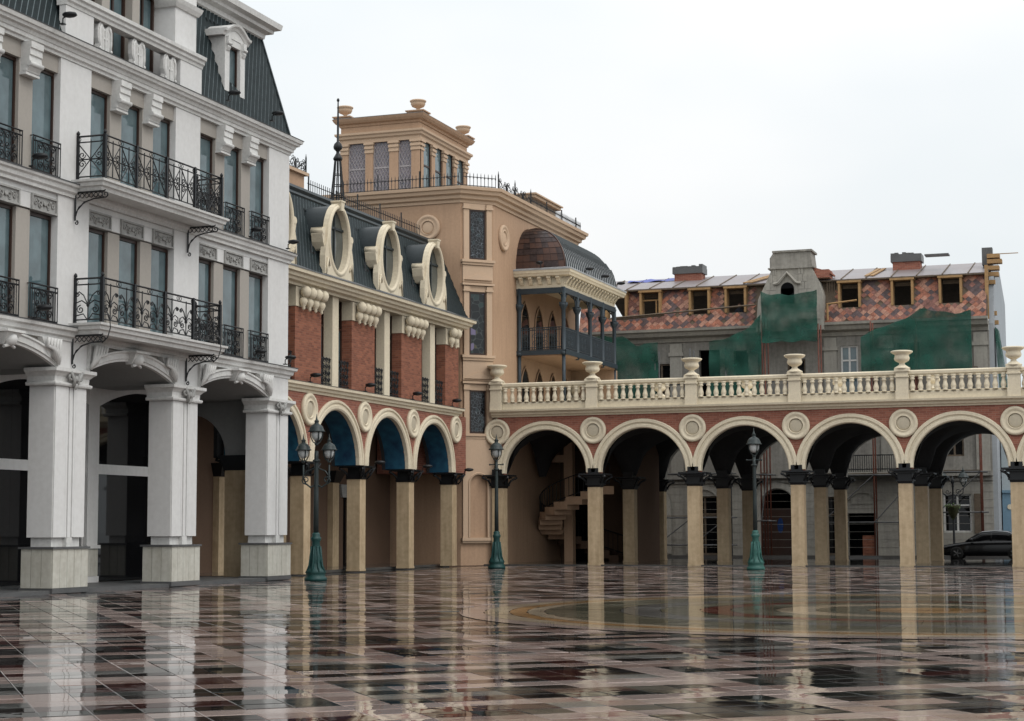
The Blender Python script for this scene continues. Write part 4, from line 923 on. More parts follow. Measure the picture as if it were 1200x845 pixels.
for k in range(4):
    c_ = (PY[k]+PY[k+1])/2; m.T = FX(XO); m.arcsweep(c_, 12.0, [(.86, -.02), (.86, .02), (.92, .02), (.92, -.02)], 0, pi, 12); m.T = FI
m.build('bay_fascia', iron_blue, tb)
def railp(P, L, name):
    m = MB()
    for z in (.06, .16, 1.0, 1.1): m.tube([P(0, z), P(L, z)], .022)
    n = int(L/.12)
    for k in range(n+1): m.tube([P(L*k/n, .06), P(L*k/n, 1.1)], .019)
    for k in range(int(L/.5)):
        for zz in (.35, .7): m.tube(spiral((.25+k*.5, zz), .16, 1.3, zz, P, 9), .012)
    return m.build(name, iron_blue, tb)
railp(lambda x, z: (RX+.15+x, Y0, 10.0+z), XO-RX-.25, 'bay_railing')
for k in range(4):
    railp(lambda x, z, k=k: (XO, PY[k]+.1+x, 10.0+z), PY[1]-PY[0]-.2, 'bay_railing')
m = MB(); path2 = [(RX, Y0-.0), (XO, Y0-.0), (XO, Y1), (RX, Y1)]
m.sweep(path2, [(-.3, 12.98), (.02, 12.98), (.04, 13.12), (.06, 13.2), (.06, 13.48), (.42, 13.52), (.46, 13.62), (.50, 13.66), (.52, 13.78), (-.3, 13.78)]); m.box(RX, XO-.25, Y0+.25, Y1-.25, 13.3, 13.7); bc = m.build('bay_cornice', cream, tb)
m = MB()
def bracket(T, u):
    m = MB(T); m.prof_a([(.05, 13.5), (.36, 13.5), (.36, 13.42), (.26, 13.36), (.18, 13.24), (.12, 13.16), (.05, 13.12)], u-.09, u+.09); m.build('cornice_bracket', cream, bc)
for k in range(5): bracket(FY(Y0), RX+.3+k*.46)
for k in range(18): bracket(FX(XO), Y0+.1+k*.475)
m = MB(); m.sweep(path2, [(-.3, 13.782), (.54, 13.782), (.54, 13.86), (.1, 13.95), (-.3, 13.95)]); m.build('bay_gutter', seam, tb)
# quarter-cloister vault: height 13.95..16.1
AX, AY, HZ = XO-RX+.05, 1.9, 2.2
def cur(t): return 13.93+HZ*sin(t), 1-cos(t)
ns_ = 10
m = MB(); rows = []
for k in range(ns_+1):
    t = pi/2*k/ns_; z, f = cur(t); rows.append([(RX+.0, Y0-.12+AY*f, z), (XO+.12-AX*f, Y0-.12+AY*f, z)])
und = MB(); und.grid(rows, True); und.build('bay_end_roof', copper2, tb)
for k in range(ns_):
    z0, f0 = cur(pi/2*k/ns_); z1, f1 = cur(pi/2*(k+1)/ns_)
    L0 = AX-AX*f0+.12; nq = 7
    for q in range(nq):
        xa, xb = RX+L0*q/nq, RX+L0*(q+1)/nq; L1 = AX-AX*f1+.12
        xc, xd = RX+L1*(q+1)/nq, RX+L1*q/nq
        if xb-xa < .05: continue
        mm = m; mm.cur = random.choice((0, 0, 1, 2))
        off = -.012
        mm.quad((xa+.008, Y0-.12+AY*f0-.03, z0), (xb-.008, Y0-.12+AY*f0-.03, z0), (xc-.008, Y0-.12+AY*f1-.008, z1), (xd+.008, Y0-.12+AY*f1-.008, z1))
m.build('copper_tile', [copper, copper2, copper2], tb, kind='stuff')
m = MB(); rows = []
for k in range(ns_+1):
    z, f = cur(pi/2*k/ns_); rows.append([(XO+.12-AX*f, Y0-.12+AY*f, z), (XO+.12-AX*f, Y1+.12-AY*f, z)])
m.grid(rows, True); m.build('bay_front_roof', seam, tb)
n = 27
for q in range(n):
    m = MB(); y = Y0+.1+(Y1-Y0-.2)*q/(n-1); pts = []
    for k in range(ns_+1):
        z, f = cur(pi/2*k/ns_)
        if Y0-.12+AY*f < y < Y1+.12-AY*f: pts.append((XO+.135-AX*f, y, z+.012))
    if len(pts) > 1: m.tube(pts, .032); m.build('standing_seam', zinc, tb)
m = MB(); rows = []
for k in range(ns_+1):
    z, f = cur(pi/2*k/ns_); rows.append([(RX, Y1+.12-AY*f, z), (XO+.12-AX*f, Y1+.12-AY*f, z)])
m.grid(rows, True); m.build('bay_end_roof', copper2, tb)
m = MB(); m.tube([(XO+.14-AX*cur(pi/2*k/ns_)[1], Y0-.13+AY*cur(pi/2*k/ns_)[1], cur(pi/2*k/ns_)[0]+.01) for k in range(ns_+1)], .035, 5, True); m.build('hip_roll', copper, tb)
# wall behind the bay: pointed openings
for z0, h in ((6.98, 2.4), (10.02, 2.5)):
    for k in range(4):
        u = PY[k]+1.06
        pts = [(u-.66, z0), (u+.66, z0), (u+.66, z0+h*.55), (u+.54, z0+h*.75), (u+.3, z0+h*.9), (u, z0+h), (u-.3, z0+h*.9), (u-.54, z0+h*.75), (u-.66, z0+h*.55)]
        m = MB(RW); m.prof_b(pts, .0, .03); w = m.build('pointed_window', darkglass, tb)
        m = MB(); m.tube([RW(a, .05, b) for a, b in pts[2:]+pts[:1]], .04, 5); m.build('window_arch', tan, w)
m = MB(); m.box(RX, XO, Y1-.1, Y1+.5, 6.98, 9.75); m.build('bay_end_wall', tan, tb)
# ================================================================ arcade with terrace
R1, R2, R3 = 76.37, 82.0, 87.5
ar = thing('arcade', 'long brick and cream arcade on stone columns carrying a balustraded terrace', 'arcade', (-14, 82, 0))
CX0, PT = -27.72, 4.533
CA = [CX0+PT*k for k in range(7)]
XE = CA[6]+.4
def acol(x, y, zb=0.0):
    h = .275
    m = MB(); m.box(x-h, x+h, y-h, y+h, zb, 3.5); m.box(x-h-.02, x+h+.02, y-h-.02, y+h+.02, zb, zb+.1); p = m.build('column', trav, ar)
    m = MB(); m.frus(x-h-.01, x+h+.01, y-h-.01, y+h+.01, 3.46, x-h-.04, x+h+.04, y-h-.04, y+h+.04, 3.56); m.box(x-h-.09, x+h+.09, y-h-.09, y+h+.09, 3.56, 3.62); m.box(x-h-.03, x+h+.03, y-h-.03, y+h+.03, 3.62, 3.9); m.box(x-.44, x+.44, y-.44, y+.44, 3.9, 3.97); m.box(x-.60, x+.60, y-.60, y+.60, 3.99, 4.06); m.box(x-.24, x+.24, y-.36, y+.24, 4.06, 4.3)
    for sx in (-1, 1):
        for sy in (-1, 1): m.tube([(x+sx*.3, y+sy*.3, 3.6), (x+sx*.4, y+sy*.4, 3.8), (x+sx*.62, y+sy*.62, 3.95)], .045, 5, True); m.lathe([(.03, -.05), (.09, 0), (.03, .06)], (x+sx*.55, y+sy*.55, 3.9), 6)
    m.build('iron_capital', iron, p); return p
c0 = acol(CA[0], R1)
for k, x in enumerate(CA):
    for y in (R1, R2, R3):
        if k == 0 and y == R1: continue
        if k == 0 and y > R1: continue
        cp(c0, (x-CA[0], y-R1, 0), ar)
RI, RO, ZC = 1.935, 2.33, 4.12
AF = FY(R1-.25)
for k in range(6):
    c = CA[k]+PT/2
    m = MB(AF); m.archwall(CA[k], CA[k+1], c, RI, ZC, 6.72, -.3, 0, 4.06, 24); m.build('brick_arch_wall', brickr2, ar)
    m = MB(AF); m.arcsweep(c, ZC, [(RI-.01, -.28), (RI-.01, .05), (RI+.03, .09), (RI+.13, .09), (RI+.16, .05), (RI+.22, .05), (RI+.25, .11), (RO-.03, .11), (RO, .06), (RO, -.02), (RI+.1, -.1), (RI+.1, -.28)], 0, pi, 28); m.build('archivolt', cream, ar)
    m = MB(FY(R3+.25)); m.archwall(CA[k], CA[k+1], c, RI, ZC, 6.72, 0, .5, 4.06, 20); m.build('rear_arch_wall', oldwall2, ar)
    # groin vaults, two deep
    for ya, yb in ((R1+.25, R2), (R2, R3-.25)):
        N = 14; yc, hy = (ya+yb)/2, (yb-ya)/2; rows = []
        for i in range(N+1):
            x = CA[k]+PT*i/N; dx = (x-c)/(PT/2)*1.0; row = []
            for j in range(N+1):
                y = ya+(yb-ya)*j/N; dy = (y-yc)/hy
                zx = ZC+RI*sqrt(max(0, 1-min(1, abs((x-c)/RI))**2)) if abs(x-c) < RI else ZC
                hyy = hy-.3; zy = ZC+RI*sqrt(max(0, 1-((y-yc)/hyy)**2)) if abs(y-yc) < hyy else ZC
                row.append((x, y, max(zx, zy)))
            rows.append(row)
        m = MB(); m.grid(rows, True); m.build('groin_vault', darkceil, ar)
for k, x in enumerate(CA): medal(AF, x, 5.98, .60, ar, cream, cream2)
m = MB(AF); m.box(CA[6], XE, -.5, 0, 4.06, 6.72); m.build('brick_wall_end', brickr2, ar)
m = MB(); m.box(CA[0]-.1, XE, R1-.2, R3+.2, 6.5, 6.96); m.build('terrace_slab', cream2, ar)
XS = -27.98
def swa(prof, name, mat, flip=False):
    m = MB(); y = R1-.25
    path = [(XS, y), (XE, y)] if not flip else [(XE, R3+.25), (XS, R3+.25)]
    m.sweep(path, prof); return m.build(name, mat, ar)
for fl in (False, True):
    swa([(-.2, 6.66), (.06, 6.66), (.08, 6.72), (.18, 6.76), (.20, 6.84), (.34, 6.9), (.36, 6.98), (-.2, 6.98)], 'cornice', cream, fl)
    swa([(-.32, 6.98), (.10, 6.98), (.10, 7.26), (.06, 7.32), (-.28, 7.32)], 'balustrade_plinth', cream, fl)
    swa([(-.30, 7.97), (.06, 7.97), (.08, 8.02), (.14, 8.04), (.15, 8.15), (.10, 8.2), (-.34, 8.2)], 'handrail', cream, fl)
def baluster():
    m = MB(); P = [(.11, 7.32), (.11, 7.36), (.085, 7.38), (.12, 7.46), (.115, 7.54), (.08, 7.66), (.062, 7.78), (.10, 7.81), (.10, 7.86), (.07, 7.88), (.11, 7.93), (.11, 7.97)]
    m.lathe(P, (CA[0]+.45, R1-.36, 0), 8); return m.build('baluster', cream, ar)
b0 = baluster()
def pedestal():
    x, y = CA[0], R1-.36
    m = MB(); m.box(x-.25, x+.25, y-.17, y+.27, 6.985, 8.14); m.box(x-.29, x+.29, y-.22, y+.31, 7.9, 7.96); m.box(x-.30, x+.30, y-.23, y+.32, 8.14, 8.26); m.box(x-.27, x+.27, y-.19, y+.29, 6.985, 7.33); p = m.build('pedestal', cream, ar)
    m = MB(); y += .05
    m.lathe([(.34, 8.26), (.33, 8.31), (.24, 8.36), (.13, 8.44), (.11, 8.5), (.15, 8.53), (.29, 8.61), (.33, 8.7), (.30, 8.8), (.29, 8.86), (.40, 8.92), (.46, 8.97), (.46, 9.01), (.40, 9.03), (.3, 8.98), (.05, 8.96)], (x, y, 0), 18); m.build('urn', cream, p); return p
pd0 = pedestal()
nb = 12; gapb = (PT-.5)/(nb+.0)
DYB = R3+.25+.36-.25-(R1-.36)-.22
first = True
for row, dy in ((0, 0), (1, DYB)):
    for k in range(7):
        if not (k == 0 and row == 0): cp(pd0, (PT*k, dy, 0), ar)
        if k < 6:
            for q in range(nb):
                x = CA[k]+.25+gapb*(q+.5)
                if row == 1 and k > 4: continue
                if first: b0.location = (x-(CA[0]+.45), 0, 0); first = False
                else: cp(b0, (x-b0_x if False else x-(CA[0]+.45)-b0.location.x, dy, 0), ar)
# annex wall and curved stair seen through the first arches
AY_ = 86.2
m = MB(); m.box(RX-.05, -27.6, AY_, AY_+.3, .04, 6.4); m.box(-26.6, -24.4, AY_, AY_+.3, .04, 6.4); m.box(-23.5, -22.95, AY_, AY_+.3, .04, 6.4); m.box(-24.4, -23.5, AY_, AY_+.3, 2.3, 6.4); m.box(-27.6, -26.6, AY_, AY_+.3, 4.2, 6.4); m.box(-23.15, -22.95, R2, AY_, .04, 6.4); m.build('annex_wall', plaster_dk, ar)
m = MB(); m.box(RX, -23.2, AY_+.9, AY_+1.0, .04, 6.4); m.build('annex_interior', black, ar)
st = thing('stair', 'curving tan stair with iron railing under the first arch', 'staircase', (-25.0, 83.0, 0))
SC = (-25.05, 83.0); ri, ro = 1.8, 2.9; STP = radians(15)
m = MB(); m.box(SC[0]-1.72, SC[0]-1.28, SC[1]-.1, SC[1]+.35, .04, 6.4); m.build('stair_pier', tan, st)
m = MB(); m.box(RX, SC[0]-1.72, SC[1]+.0, SC[1]+.3, 1.42, 1.66); m.box(RX, SC[0]-1.72, SC[1]+.0, SC[1]+.3, 4.85, 5.2); m.build('stair_beam', tan, st)
pin = []
for k in range(-7, 8):
    a0 = pi+STP*k; a1 = a0+STP+.02; z = 1.72+k*.235
    if z > 4.9: break
    m = MB()
    m.prism([(SC[0]+r*cos(a), SC[1]+r*sin(a), z-.14) for r, a in ((ri, a0), (ro, a0), (ro, (a0+a1)/2), (ro, a1), (ri, a1))], (0, 0, .375)); m.build('step', tan if k > -3 else plaster_dk, st)  # lowest steps take the dark plaster, their shade put into the colour
    for e in (.17, .5, .83): pin.append((a0+STP*e, z+.235+.235*(e-.5)))
m = MB(); P3 = lambda a, z: (SC[0]+(ro-.06)*cos(a), SC[1]+(ro-.06)*sin(a), z)
for a, z in pin: m.tube([P3(a, z-.03), P3(a, z+.95)], .015)
for h in (.1, .98): m.tube([P3(a, z+h) for a, z in pin], .028)
m.build('stair_railing', iron, st)
# ================================================================ street lamps
def lampbase(m, x, y):
    m.lathe([(.36, 0), (.36, .10), (.31, .14), (.31, .24), (.34, .28), (.28, .36), (.21, .44), (.18, .60), (.205, .72), (.165, .86), (.14, 1.05), (.13, 1.25), (.17, 1.32), (.17, 1.38), (.12, 1.42), (.14, 1.48), (.09, 1.54)], (x, y, 0), 12)
    for k in range(8):
        a = 2*pi*k/8; m.tube([(x+.31*cos(a), y+.31*sin(a), .28), (x+.22*cos(a), y+.22*sin(a), .5), (x+.19*cos(a), y+.19*sin(a), .75), (x+.15*cos(a), y+.15*sin(a), 1.1)], .03, 5, True)
def lantern(par, x, y, z, s=1.0):
    m = MB()
    m.lathe([(.26*s, .2*s), (.38*s, .19*s), (.39*s, .22*s), (.33*s, .27*s), (.31*s, .36*s), (.25*s, .46*s), (.15*s, .53*s), (.10*s, .55*s), (.09*s, .64*s), (.12*s, .67*s), (.05*s, .74*s), (.02*s, .88*s), (.005, 1.0*s)], (x, y, z), 14)
    for k in range(4):
        a = pi/4+k*pi/2; dx, dy = cos(a), sin(a)
        m.tube([(x+dx*.03, y+dy*.03, z-.34*s), (x+dx*.16*s, y+dy*.16*s, z-.26*s), (x+dx*.27*s, y+dy*.27*s, z-.05*s), (x+dx*.29*s, y+dy*.29*s, z+.12*s), (x+dx*.28*s, y+dy*.28*s, z+.2*s)], .02*s+.006)
    m.lathe([(.06*s, -.42*s), (.09*s, -.38*s), (.09*s, -.34*s), (.04*s, -.3*s)], (x, y, z), 8)
    o = m.build('lantern', lampiron, par)
    m = MB(); m.lathe([(.02, -.2*s), (.13*s, -.17*s), (.21*s, -.06*s), (.24*s, .08*s), (.24*s, .2*s)], (x, y, z), 14); m.build('glass_globe', lampglass, o); return o
def plaza_lamp(x, y, label, multi, green=None):
    t = thing('street_lamp', label, 'street lamp', (x, y, 0), 'cast iron lamps on the plaza')
    m = MB(); lampbase(m, x, y); m.build('base', green or lampgreen, t)
    m = MB()
    top = 4.15 if multi else 4.4
    m.lathe([(.09, 1.5), (.08, 2.6), (.068, top-.3), (.06, top)], (x, y, 0), 10); m.lathe([(.1, top-.36), (.13, top-.32), (.1, top-.28)], (x, y, 0), 10); m.build('pole', lampiron, t)
    if multi:
        lantern(t, x, y, 4.62, .72)
        for k in range(2):
            a = radians((196, 10)[k]); dx, dy = cos(a), sin(a); L = .42
            m = MB()
            P = lambda q, z: (x+dx*q, y+dy*q, z)
            m.tube([P(.05, 3.05), P(.18, 2.98), P(.34, 3.1), P(.42, 3.3), P(.42, 3.7)], .03, 5, True); m.tube(spiral((.34, 3.22), .14, 1.4, -pi/2, lambda u, z: P(u, z), 12), .022); m.tube([P(.05, 3.6), P(.3, 3.5), P(.45, 3.3)], .022)
            m.build('lamp_arm', lampiron, t); lantern(t, x+dx*L, y+dy*L, 4.04, .66)
    else:
        m = MB(); m.tube([(x-.28, y, top-.12), (x+.28, y, top-.12)], .022); m.lathe([(.02, -.04), (.04, 0), (.02, .04)], (x-.29, y, top-.12), 6); m.lathe([(.02, -.04), (.04, 0), (.02, .04)], (x+.29, y, top-.12), 6); m.build('ladder_bar', lampiron, t)
        lantern(t, x, y, top+.33, .82)
    return t
lampiron = MAT('dark_grey_green_lamp_iron', (.03, .042, .042), .45, .3, 4, 20, .1)
plaza_lamp(-25.12, 51.99, 'cast iron street lamp with three lanterns beside the white building corner pillar', True)
plaza_lamp(-25.38, 69.54, 'single lantern street lamp standing in front of the arched tan niche', False)
plaza_lamp(-14.52, 69.24, 'single lantern street lamp with bright green base before the third arch of the arcade', False, lampbright)
# ================================================================ floodlights on ledges and capitals
def floodlight(x, y, z, rz, label, s=1.0, group='floodlights on ledges'):
    global fl0
    if fl0 is None:
        t = thing('floodlight', label, 'floodlight', (0, 0, 0), group)
        m = MB(); m.box(-.06, .06, -.06, .06, 0, .03); m.tube([(0, 0, .02), (0, 0, .16), (.1, 0, .22)], .02); m.build('bracket', iron, t)
        m = MB()
        m.lathe([(.03, -.04), (.11, -.01), (.14, .03), (.12, .08), (.04, .11)], (.2, 0, .2), 10, 'c', 1.5, 1.1); m.build('lamp_head', iron, t)
        fl0 = t; t.location = (x, y, z); t.rotation_euler = (0, 0, rz); t.scale = (s*.85,)*3; return t
    c = cpthing(fl0, (x, y, z), label, rz); c['group'] = group; c.scale = (s*.85,)*3; return c
fl0 = None
for x, y, z, s, lb in ((-26.5, 38.2, 10.86, 1.3, 'black floodlight on the white building upper ledge near the left picture edge'), (-26.42, 38.4, 7.0, 1.3, 'black floodlight on the white building lower ledge near the left picture edge'),
    (-26.5, 50.0, 10.86, 1.15, 'black floodlight on the white building upper ledge below the last windows'), (-26.5, 52.6, 10.86, 1.15, 'black floodlight at the right end of the white building upper ledge'),
    (-26.42, 50.2, 7.0, 1.15, 'black floodlight on the white building lower ledge below the last windows'), (-26.42, 52.3, 7.0, 1.15, 'black floodlight at the right end of the white building lower ledge'),
    (-26.15, 38.9, 14.72, 1.2, 'floodlight on the main cornice beside the left slate mansard'), (-26.15, 50.7, 14.72, 1.2, 'floodlight on the main cornice right of the dormer'), (-26.15, 47.8, 14.72, 1.2, 'floodlight on the main cornice left of the dormer')):
    floodlight(x, y, z, 0, lb, s)
for k, w in ((1, 'first'), (2, 'second'), (3, 'third'), (4, 'fourth')):
    floodlight(-28.78, [0, 59.0, 63.9, 68.7, 73.2][k], 7.0, 0, 'small floodlight at the foot of the %s red brick pier from the left' % w, 1.3)
for y, w in ((73.95, 'rightmost'), (69.1, 'second from right'), (64.2, 'third from right')): floodlight(-28.5, y, 4.0, .4, 'black floodlight on the %s column capital of the brick loggia' % w, 1.2)
floodlight(-26.7, 79.35, 13.86, -pi/2, 'floodlight on the bay gutter in front of the copper end', 1.3)
for k, y in enumerate((81.9, 84.6, 87.4)): floodlight(-25.3, y, 13.86, 0, 'floodlight on the bay gutter before the grey ribbed roof, %s along' % ('nearest', 'middle', 'farthest')[k], 1.3)
# ================================================================ old building under repair
OY = 98.0; O = FY(OY)
ob = thing('old_building', 'weathered old stone building under repair with orange shingle mansard and open dormers', 'building', (-18, 100, 0))
XL, XR = -30.5, -7.75
m = MB(O)
ops = [(-20.25, -18.25, .15, 3.0, True), (-15.45, -13.95, .15, 2.4, False), (-24.2, -22.6, .15, 3.2, True), (-11.9, -11.2, .5, 3.2, False), (-10.3, -8.9, 1.4, 3.35, False)]
# ground storey wall with openings
def wallstrip(m, x0, x1, z0, z1, holes, b0=-.5, b1=0):
    hs = sorted([h for h in holes]); x = x0
    for (a, b_, c, d) in hs:
        if a > x: m.box(x, a, b0, b1, z0, z1)
        if c > z0: m.box(a, b_, b0, b1, z0, c)
        if d < z1: m.box(a, b_, b0, b1, d, z1)
        x = b_
    if x < x1: m.box(x, x1, b0, b1, z0, z1)
g_holes = [(-27.2, -25.6, .15, 3.4), (-24.2, -22.6, .15, 3.4), (-20.25, -18.3, .15, 3.75), (-17.0, -16.1, .15, 3.3), (-15.45, -13.95, .15, 2.4), (-15.2, -14.1, 2.95, 3.75), (-12.75, -11.9, .6, 3.5), (-10.35, -8.9, 1.35, 3.4)]
gh = [h for h in g_holes if h[3]-h[2] != .8]
wallstrip(m, XL, XR, .15, 4.4, [(-27.2, -25.6, .15, 3.4), (-24.2, -22.6, .15, 3.4), (-20.25, -18.3, .15, 3.75), (-17.0, -16.1, .15, 3.3), (-15.45, -13.95, .15, 2.4), (-12.75, -11.9, .6, 3.5), (-10.35, -8.9, 1.35, 3.4)])
m.build('ground_wall', oldwall2, ob)
m = MB(O); f_holes = [(-26.4, -25.2, 6.0, 10.9), (-23.6, -22.4, 8.4, 11.6), (-21.6, -20.6, 8.4, 11.5), (-18.6, -17.6, 5.6, 10.9), (-15.65, -14.72, 8.9, 11.55), (-12.6, -11.4, 8.9, 11.6), (-10.2, -9.2, 5.4, 8.0)]
wallstrip(m, XL, XR, 4.4, 12.1, f_holes); m.build('upper_wall', oldwall, ob)
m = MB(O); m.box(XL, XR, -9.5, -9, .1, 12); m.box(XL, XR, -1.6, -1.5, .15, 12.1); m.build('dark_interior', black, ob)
m = MB(O)
for x in range(int(XL)+1, -8):
    pass
for z in [.55+.42*k for k in range(9)]: m.box(XL, XR, .0, .012, z, z+.015)
m.build('stone_courses', oldwall, ob, kind='stuff')
m = MB(); m.prism([(XR, OY-.02, .1), (XR, OY+9, .1), (XR, OY+9, 14.5), (XR, OY+4.5, 16.3), (XR, OY+1.2, 15.1), (XR, OY+.2, 12.5)], (.25, 0, 0)); m.build('gable_wall', gable, ob)
m = MB(O)
for z, t, d in ((4.35, .22, .35), (4.1, .12, .12), (8.0, .15, .15)): m.box(XL, XR, 0, d, z, z+t)
m.build('string_course', oldwall, ob)
m = MB(); m.sweep([(XL, OY), (XR, OY)], [(-.1, 12.05), (.1, 12.1), (.15, 12.3), (.5, 12.4), (.6, 12.6), (.75, 12.66), (.78, 12.8), (-.1, 12.84)]); m.build('eaves_cornice', oldwall2, ob)
for xa in (-29, -24.9, -20.4, -16.2, -13.2, -8.2):
    m = MB(O); m.box(xa-.35, xa+.35, 0, .14, 4.6, 12.0); m.box(xa-.42, xa+.42, 0, .2, 11.3, 11.5); m.build('pilaster', oldwall2, ob)
# openings' fittings
def owin(x0, x1, z0, z1, frame_m=white_trim, gl=darkglass, nm='window'):
    fr = MB(O); fr.box(x0, x0+.09, -.25, -.1, z0, z1); fr.box(x1-.09, x1, -.25, -.1, z0, z1); fr.box(x0+.09, x1-.09, -.25, -.1, z1-.09, z1); fr.box(x0+.09, x1-.09, -.25, -.1, z0, z0+.09); c = (x0+x1)/2; fr.box(c-.05, c+.05, -.24, -.12, z0+.09, z1-.09); fr.box(x0+.09, x1-.09, -.24, -.13, z0+(z1-z0)*.68, z0+(z1-z0)*.68+.09)
    w = fr.build(nm, frame_m, ob); p = MB(O); p.box(x0+.09, x1-.09, -.2, -.18, z0+.09, z1-.09); p.build('pane', gl, w); return w
owin(-10.35, -8.9, 1.35, 3.4); owin(-15.65, -14.72, 8.9, 11.55, gl=win); owin(-12.75, -11.9, .6, 3.5, oldwood); owin(-10.2, -9.2, 5.4, 8.0, oldwood); owin(-18.6, -17.6, 5.6, 10.9, oldwood); owin(-12.6, -11.4, 8.9, 11.6, oldwood); owin(-26.4, -25.2, 6.0, 10.9, oldwood)
owin(-24.2, -22.6, .15, 3.4, oldwood); owin(-17.0, -16.1, .15, 3.3, oldwood)
boxes(O, 'shutter', oldwood, ob, [(-8.75, -8.35, -.05, .06, 1.3, 3.4), (-10.75, -10.45, -.05, .06, 1.3, 3.4)])
m = MB(O); m.box(-20.2, -18.35, -.35, -.3, .15, 2.7); d = m.build('door', frame_brown, ob)
m = MB(O); m.lathe([(.22, 0), (.22, .03)], (-19.2, -.3, 1.75), 14, 'b', .75, 1.9); m.build('door_pane', MAT('blue_door_glass', (.02, .05, .16), .15, .2), d)
m = MB(O); m.arcsweep(-19.28, 2.85, [(.95, 0), (.95, .12), (1.25, .12), (1.25, 0)], 0, pi, 18, 2.7); m.build('door_arch', oldwall2, ob)
m = MB(O); m.archwall(-20.25, -18.3, -19.28, .94, 2.8, 3.76, -.4, -.02, 2.8); m.build('door_arch_infill', oldwall2, ob)
for cx in (-26.4, -23.4):
    m = MB(O); m.arcsweep(cx, 2.9, [(.85, 0), (.85, .1), (1.08, .1), (1.08, 0)], 0, pi, 16, 2.7); m.build('window_arch', oldwall2, ob)
m = MB(O); m.box(-14.7, -14.05, -.3, -.2, .15, 1.2); m.build('brick_infill', brickr, ob)
m = MB(O); m.arcsweep(-14.65, 2.9, [(.75, .0), (.75, .08), (.9, .08), (.9, 0)], radians(20), radians(160), 12, 0, .8); m.box(-15.25, -14.1, .0, .05, 2.9, 3.25); m.build('blind_lunette', oldwall2, ob)
# first-floor balcony
m = MB(O); m.box(-15.6, -11.9, .0, .95, 4.42, 4.6)
bo = m.build('balcony', oldwall2, ob)
m = MB(O)
for z in (4.75, 5.5): m.tube([(-15.55, .9, z), (-11.95, .9, z)], .03)
for k in range(31): m.tube([(-15.55+k*.12, .9, 4.6), (-15.55+k*.12, .9, 5.5)], .018)
m.build('balcony_railing', iron, bo)
# mansard
LO, HI = (.55, 12.82), (-.25, 15.2)
def bat(z): t = (z-LO[1])/(HI[1]-LO[1]); return LO[0]+(HI[0]-LO[0])*t
DX = [(-28.9, -27.75), (-26.86, -25.76), (-23.99, -22.93), (-21.93, -20.85), (-15.60, -14.52), (-12.74, -11.68), (-10.20, -9.12)]
FX0, FX1 = -20.2, -16.4
DZ0, DZ1 = 13.62, 14.98
m = MB(O); x = XL
for a, b_ in DX+[(XR, XR)]:
    m.prof_a([LO, HI, (HI[0]-.2, HI[1]), (LO[0]-.2, LO[1])], x, a)
    if b_ > a:
        m.prof_a([LO, (bat(DZ0), DZ0), (bat(DZ0)-.2, DZ0), (LO[0]-.2, LO[1])], a, b_); m.prof_a([(bat(DZ1), DZ1), HI, (HI[0]-.2, HI[1]), (bat(DZ1)-.2, DZ1)], a, b_)
    x = b_
mr_ = m.build('mansard_slope', oldwood, ob)
Lm = sqrt((HI[0]-LO[0])**2+(HI[1]-LO[1])**2)
def sk_(u, t):
    z = LO[1]+(HI[1]-LO[1])*(t+.2)/Lm
    for a, b_ in DX:
        if a-.12 < u < b_+.12 and DZ0-.05 < z < DZ1+.2: return True
    if FX0-.1 < u < FX1+.1: return True
    if -16.5 < u < -15.75 and z > 14.1: return True
    return random.random() < .03
m = MB(O); tiles(m, O, XL, XR-.05, (LO[0]+.02, LO[1]), (HI[0]+.02, HI[1]), .36, .34, 4, .025, sk_); m.build('shingles', clay, mr_, kind='stuff')
for a, b_ in DX:
    fr = MB(O); b1 = bat(DZ0)+.12; b0 = bat(DZ1)-.1
    fr.box(a-.07, a+.05, b0, b1, DZ0, DZ1); fr.box(b_-.05, b_+.07, b0, b1, DZ0, DZ1); fr.box(a-.12, b_+.12, b0, b1+.05, DZ1, DZ1+.11); dn = fr.build('dormer_frame', pine, ob)
    m = MB(O); m.prism([(a-.3, b1+.03, DZ1+.11), ((a+b_)/2, b1+.03, DZ1+.2), (b_+.3, b1+.03, DZ1+.11)], (0, -.5, 0)); m.build('dormer_cap', oldwood, dn)
    m = MB(O); m.box(a+.1, b_-.1, b0-.06, b0-.02, DZ1-.25, DZ1-.05); m.build('dormer_lintel', oldwood, dn)
m = MB(O); m.box(-26.82, -25.8, bat(14.5), bat(14.5)+.06, 14.52, 14.6); m.box(-26.05, -25.97, bat(14)-.1, bat(14), 13.62, 14.55); m.build('dormer_brace', pine, ob)
m = MB(O)
for q in range(6): m.box(-16.35+q*.13, -16.26+q*.13, bat(14.6)-.02, bat(14.6)+.05, 14.05, 15.1)
m.build('bare_batten', oldwood, ob, kind='stuff')
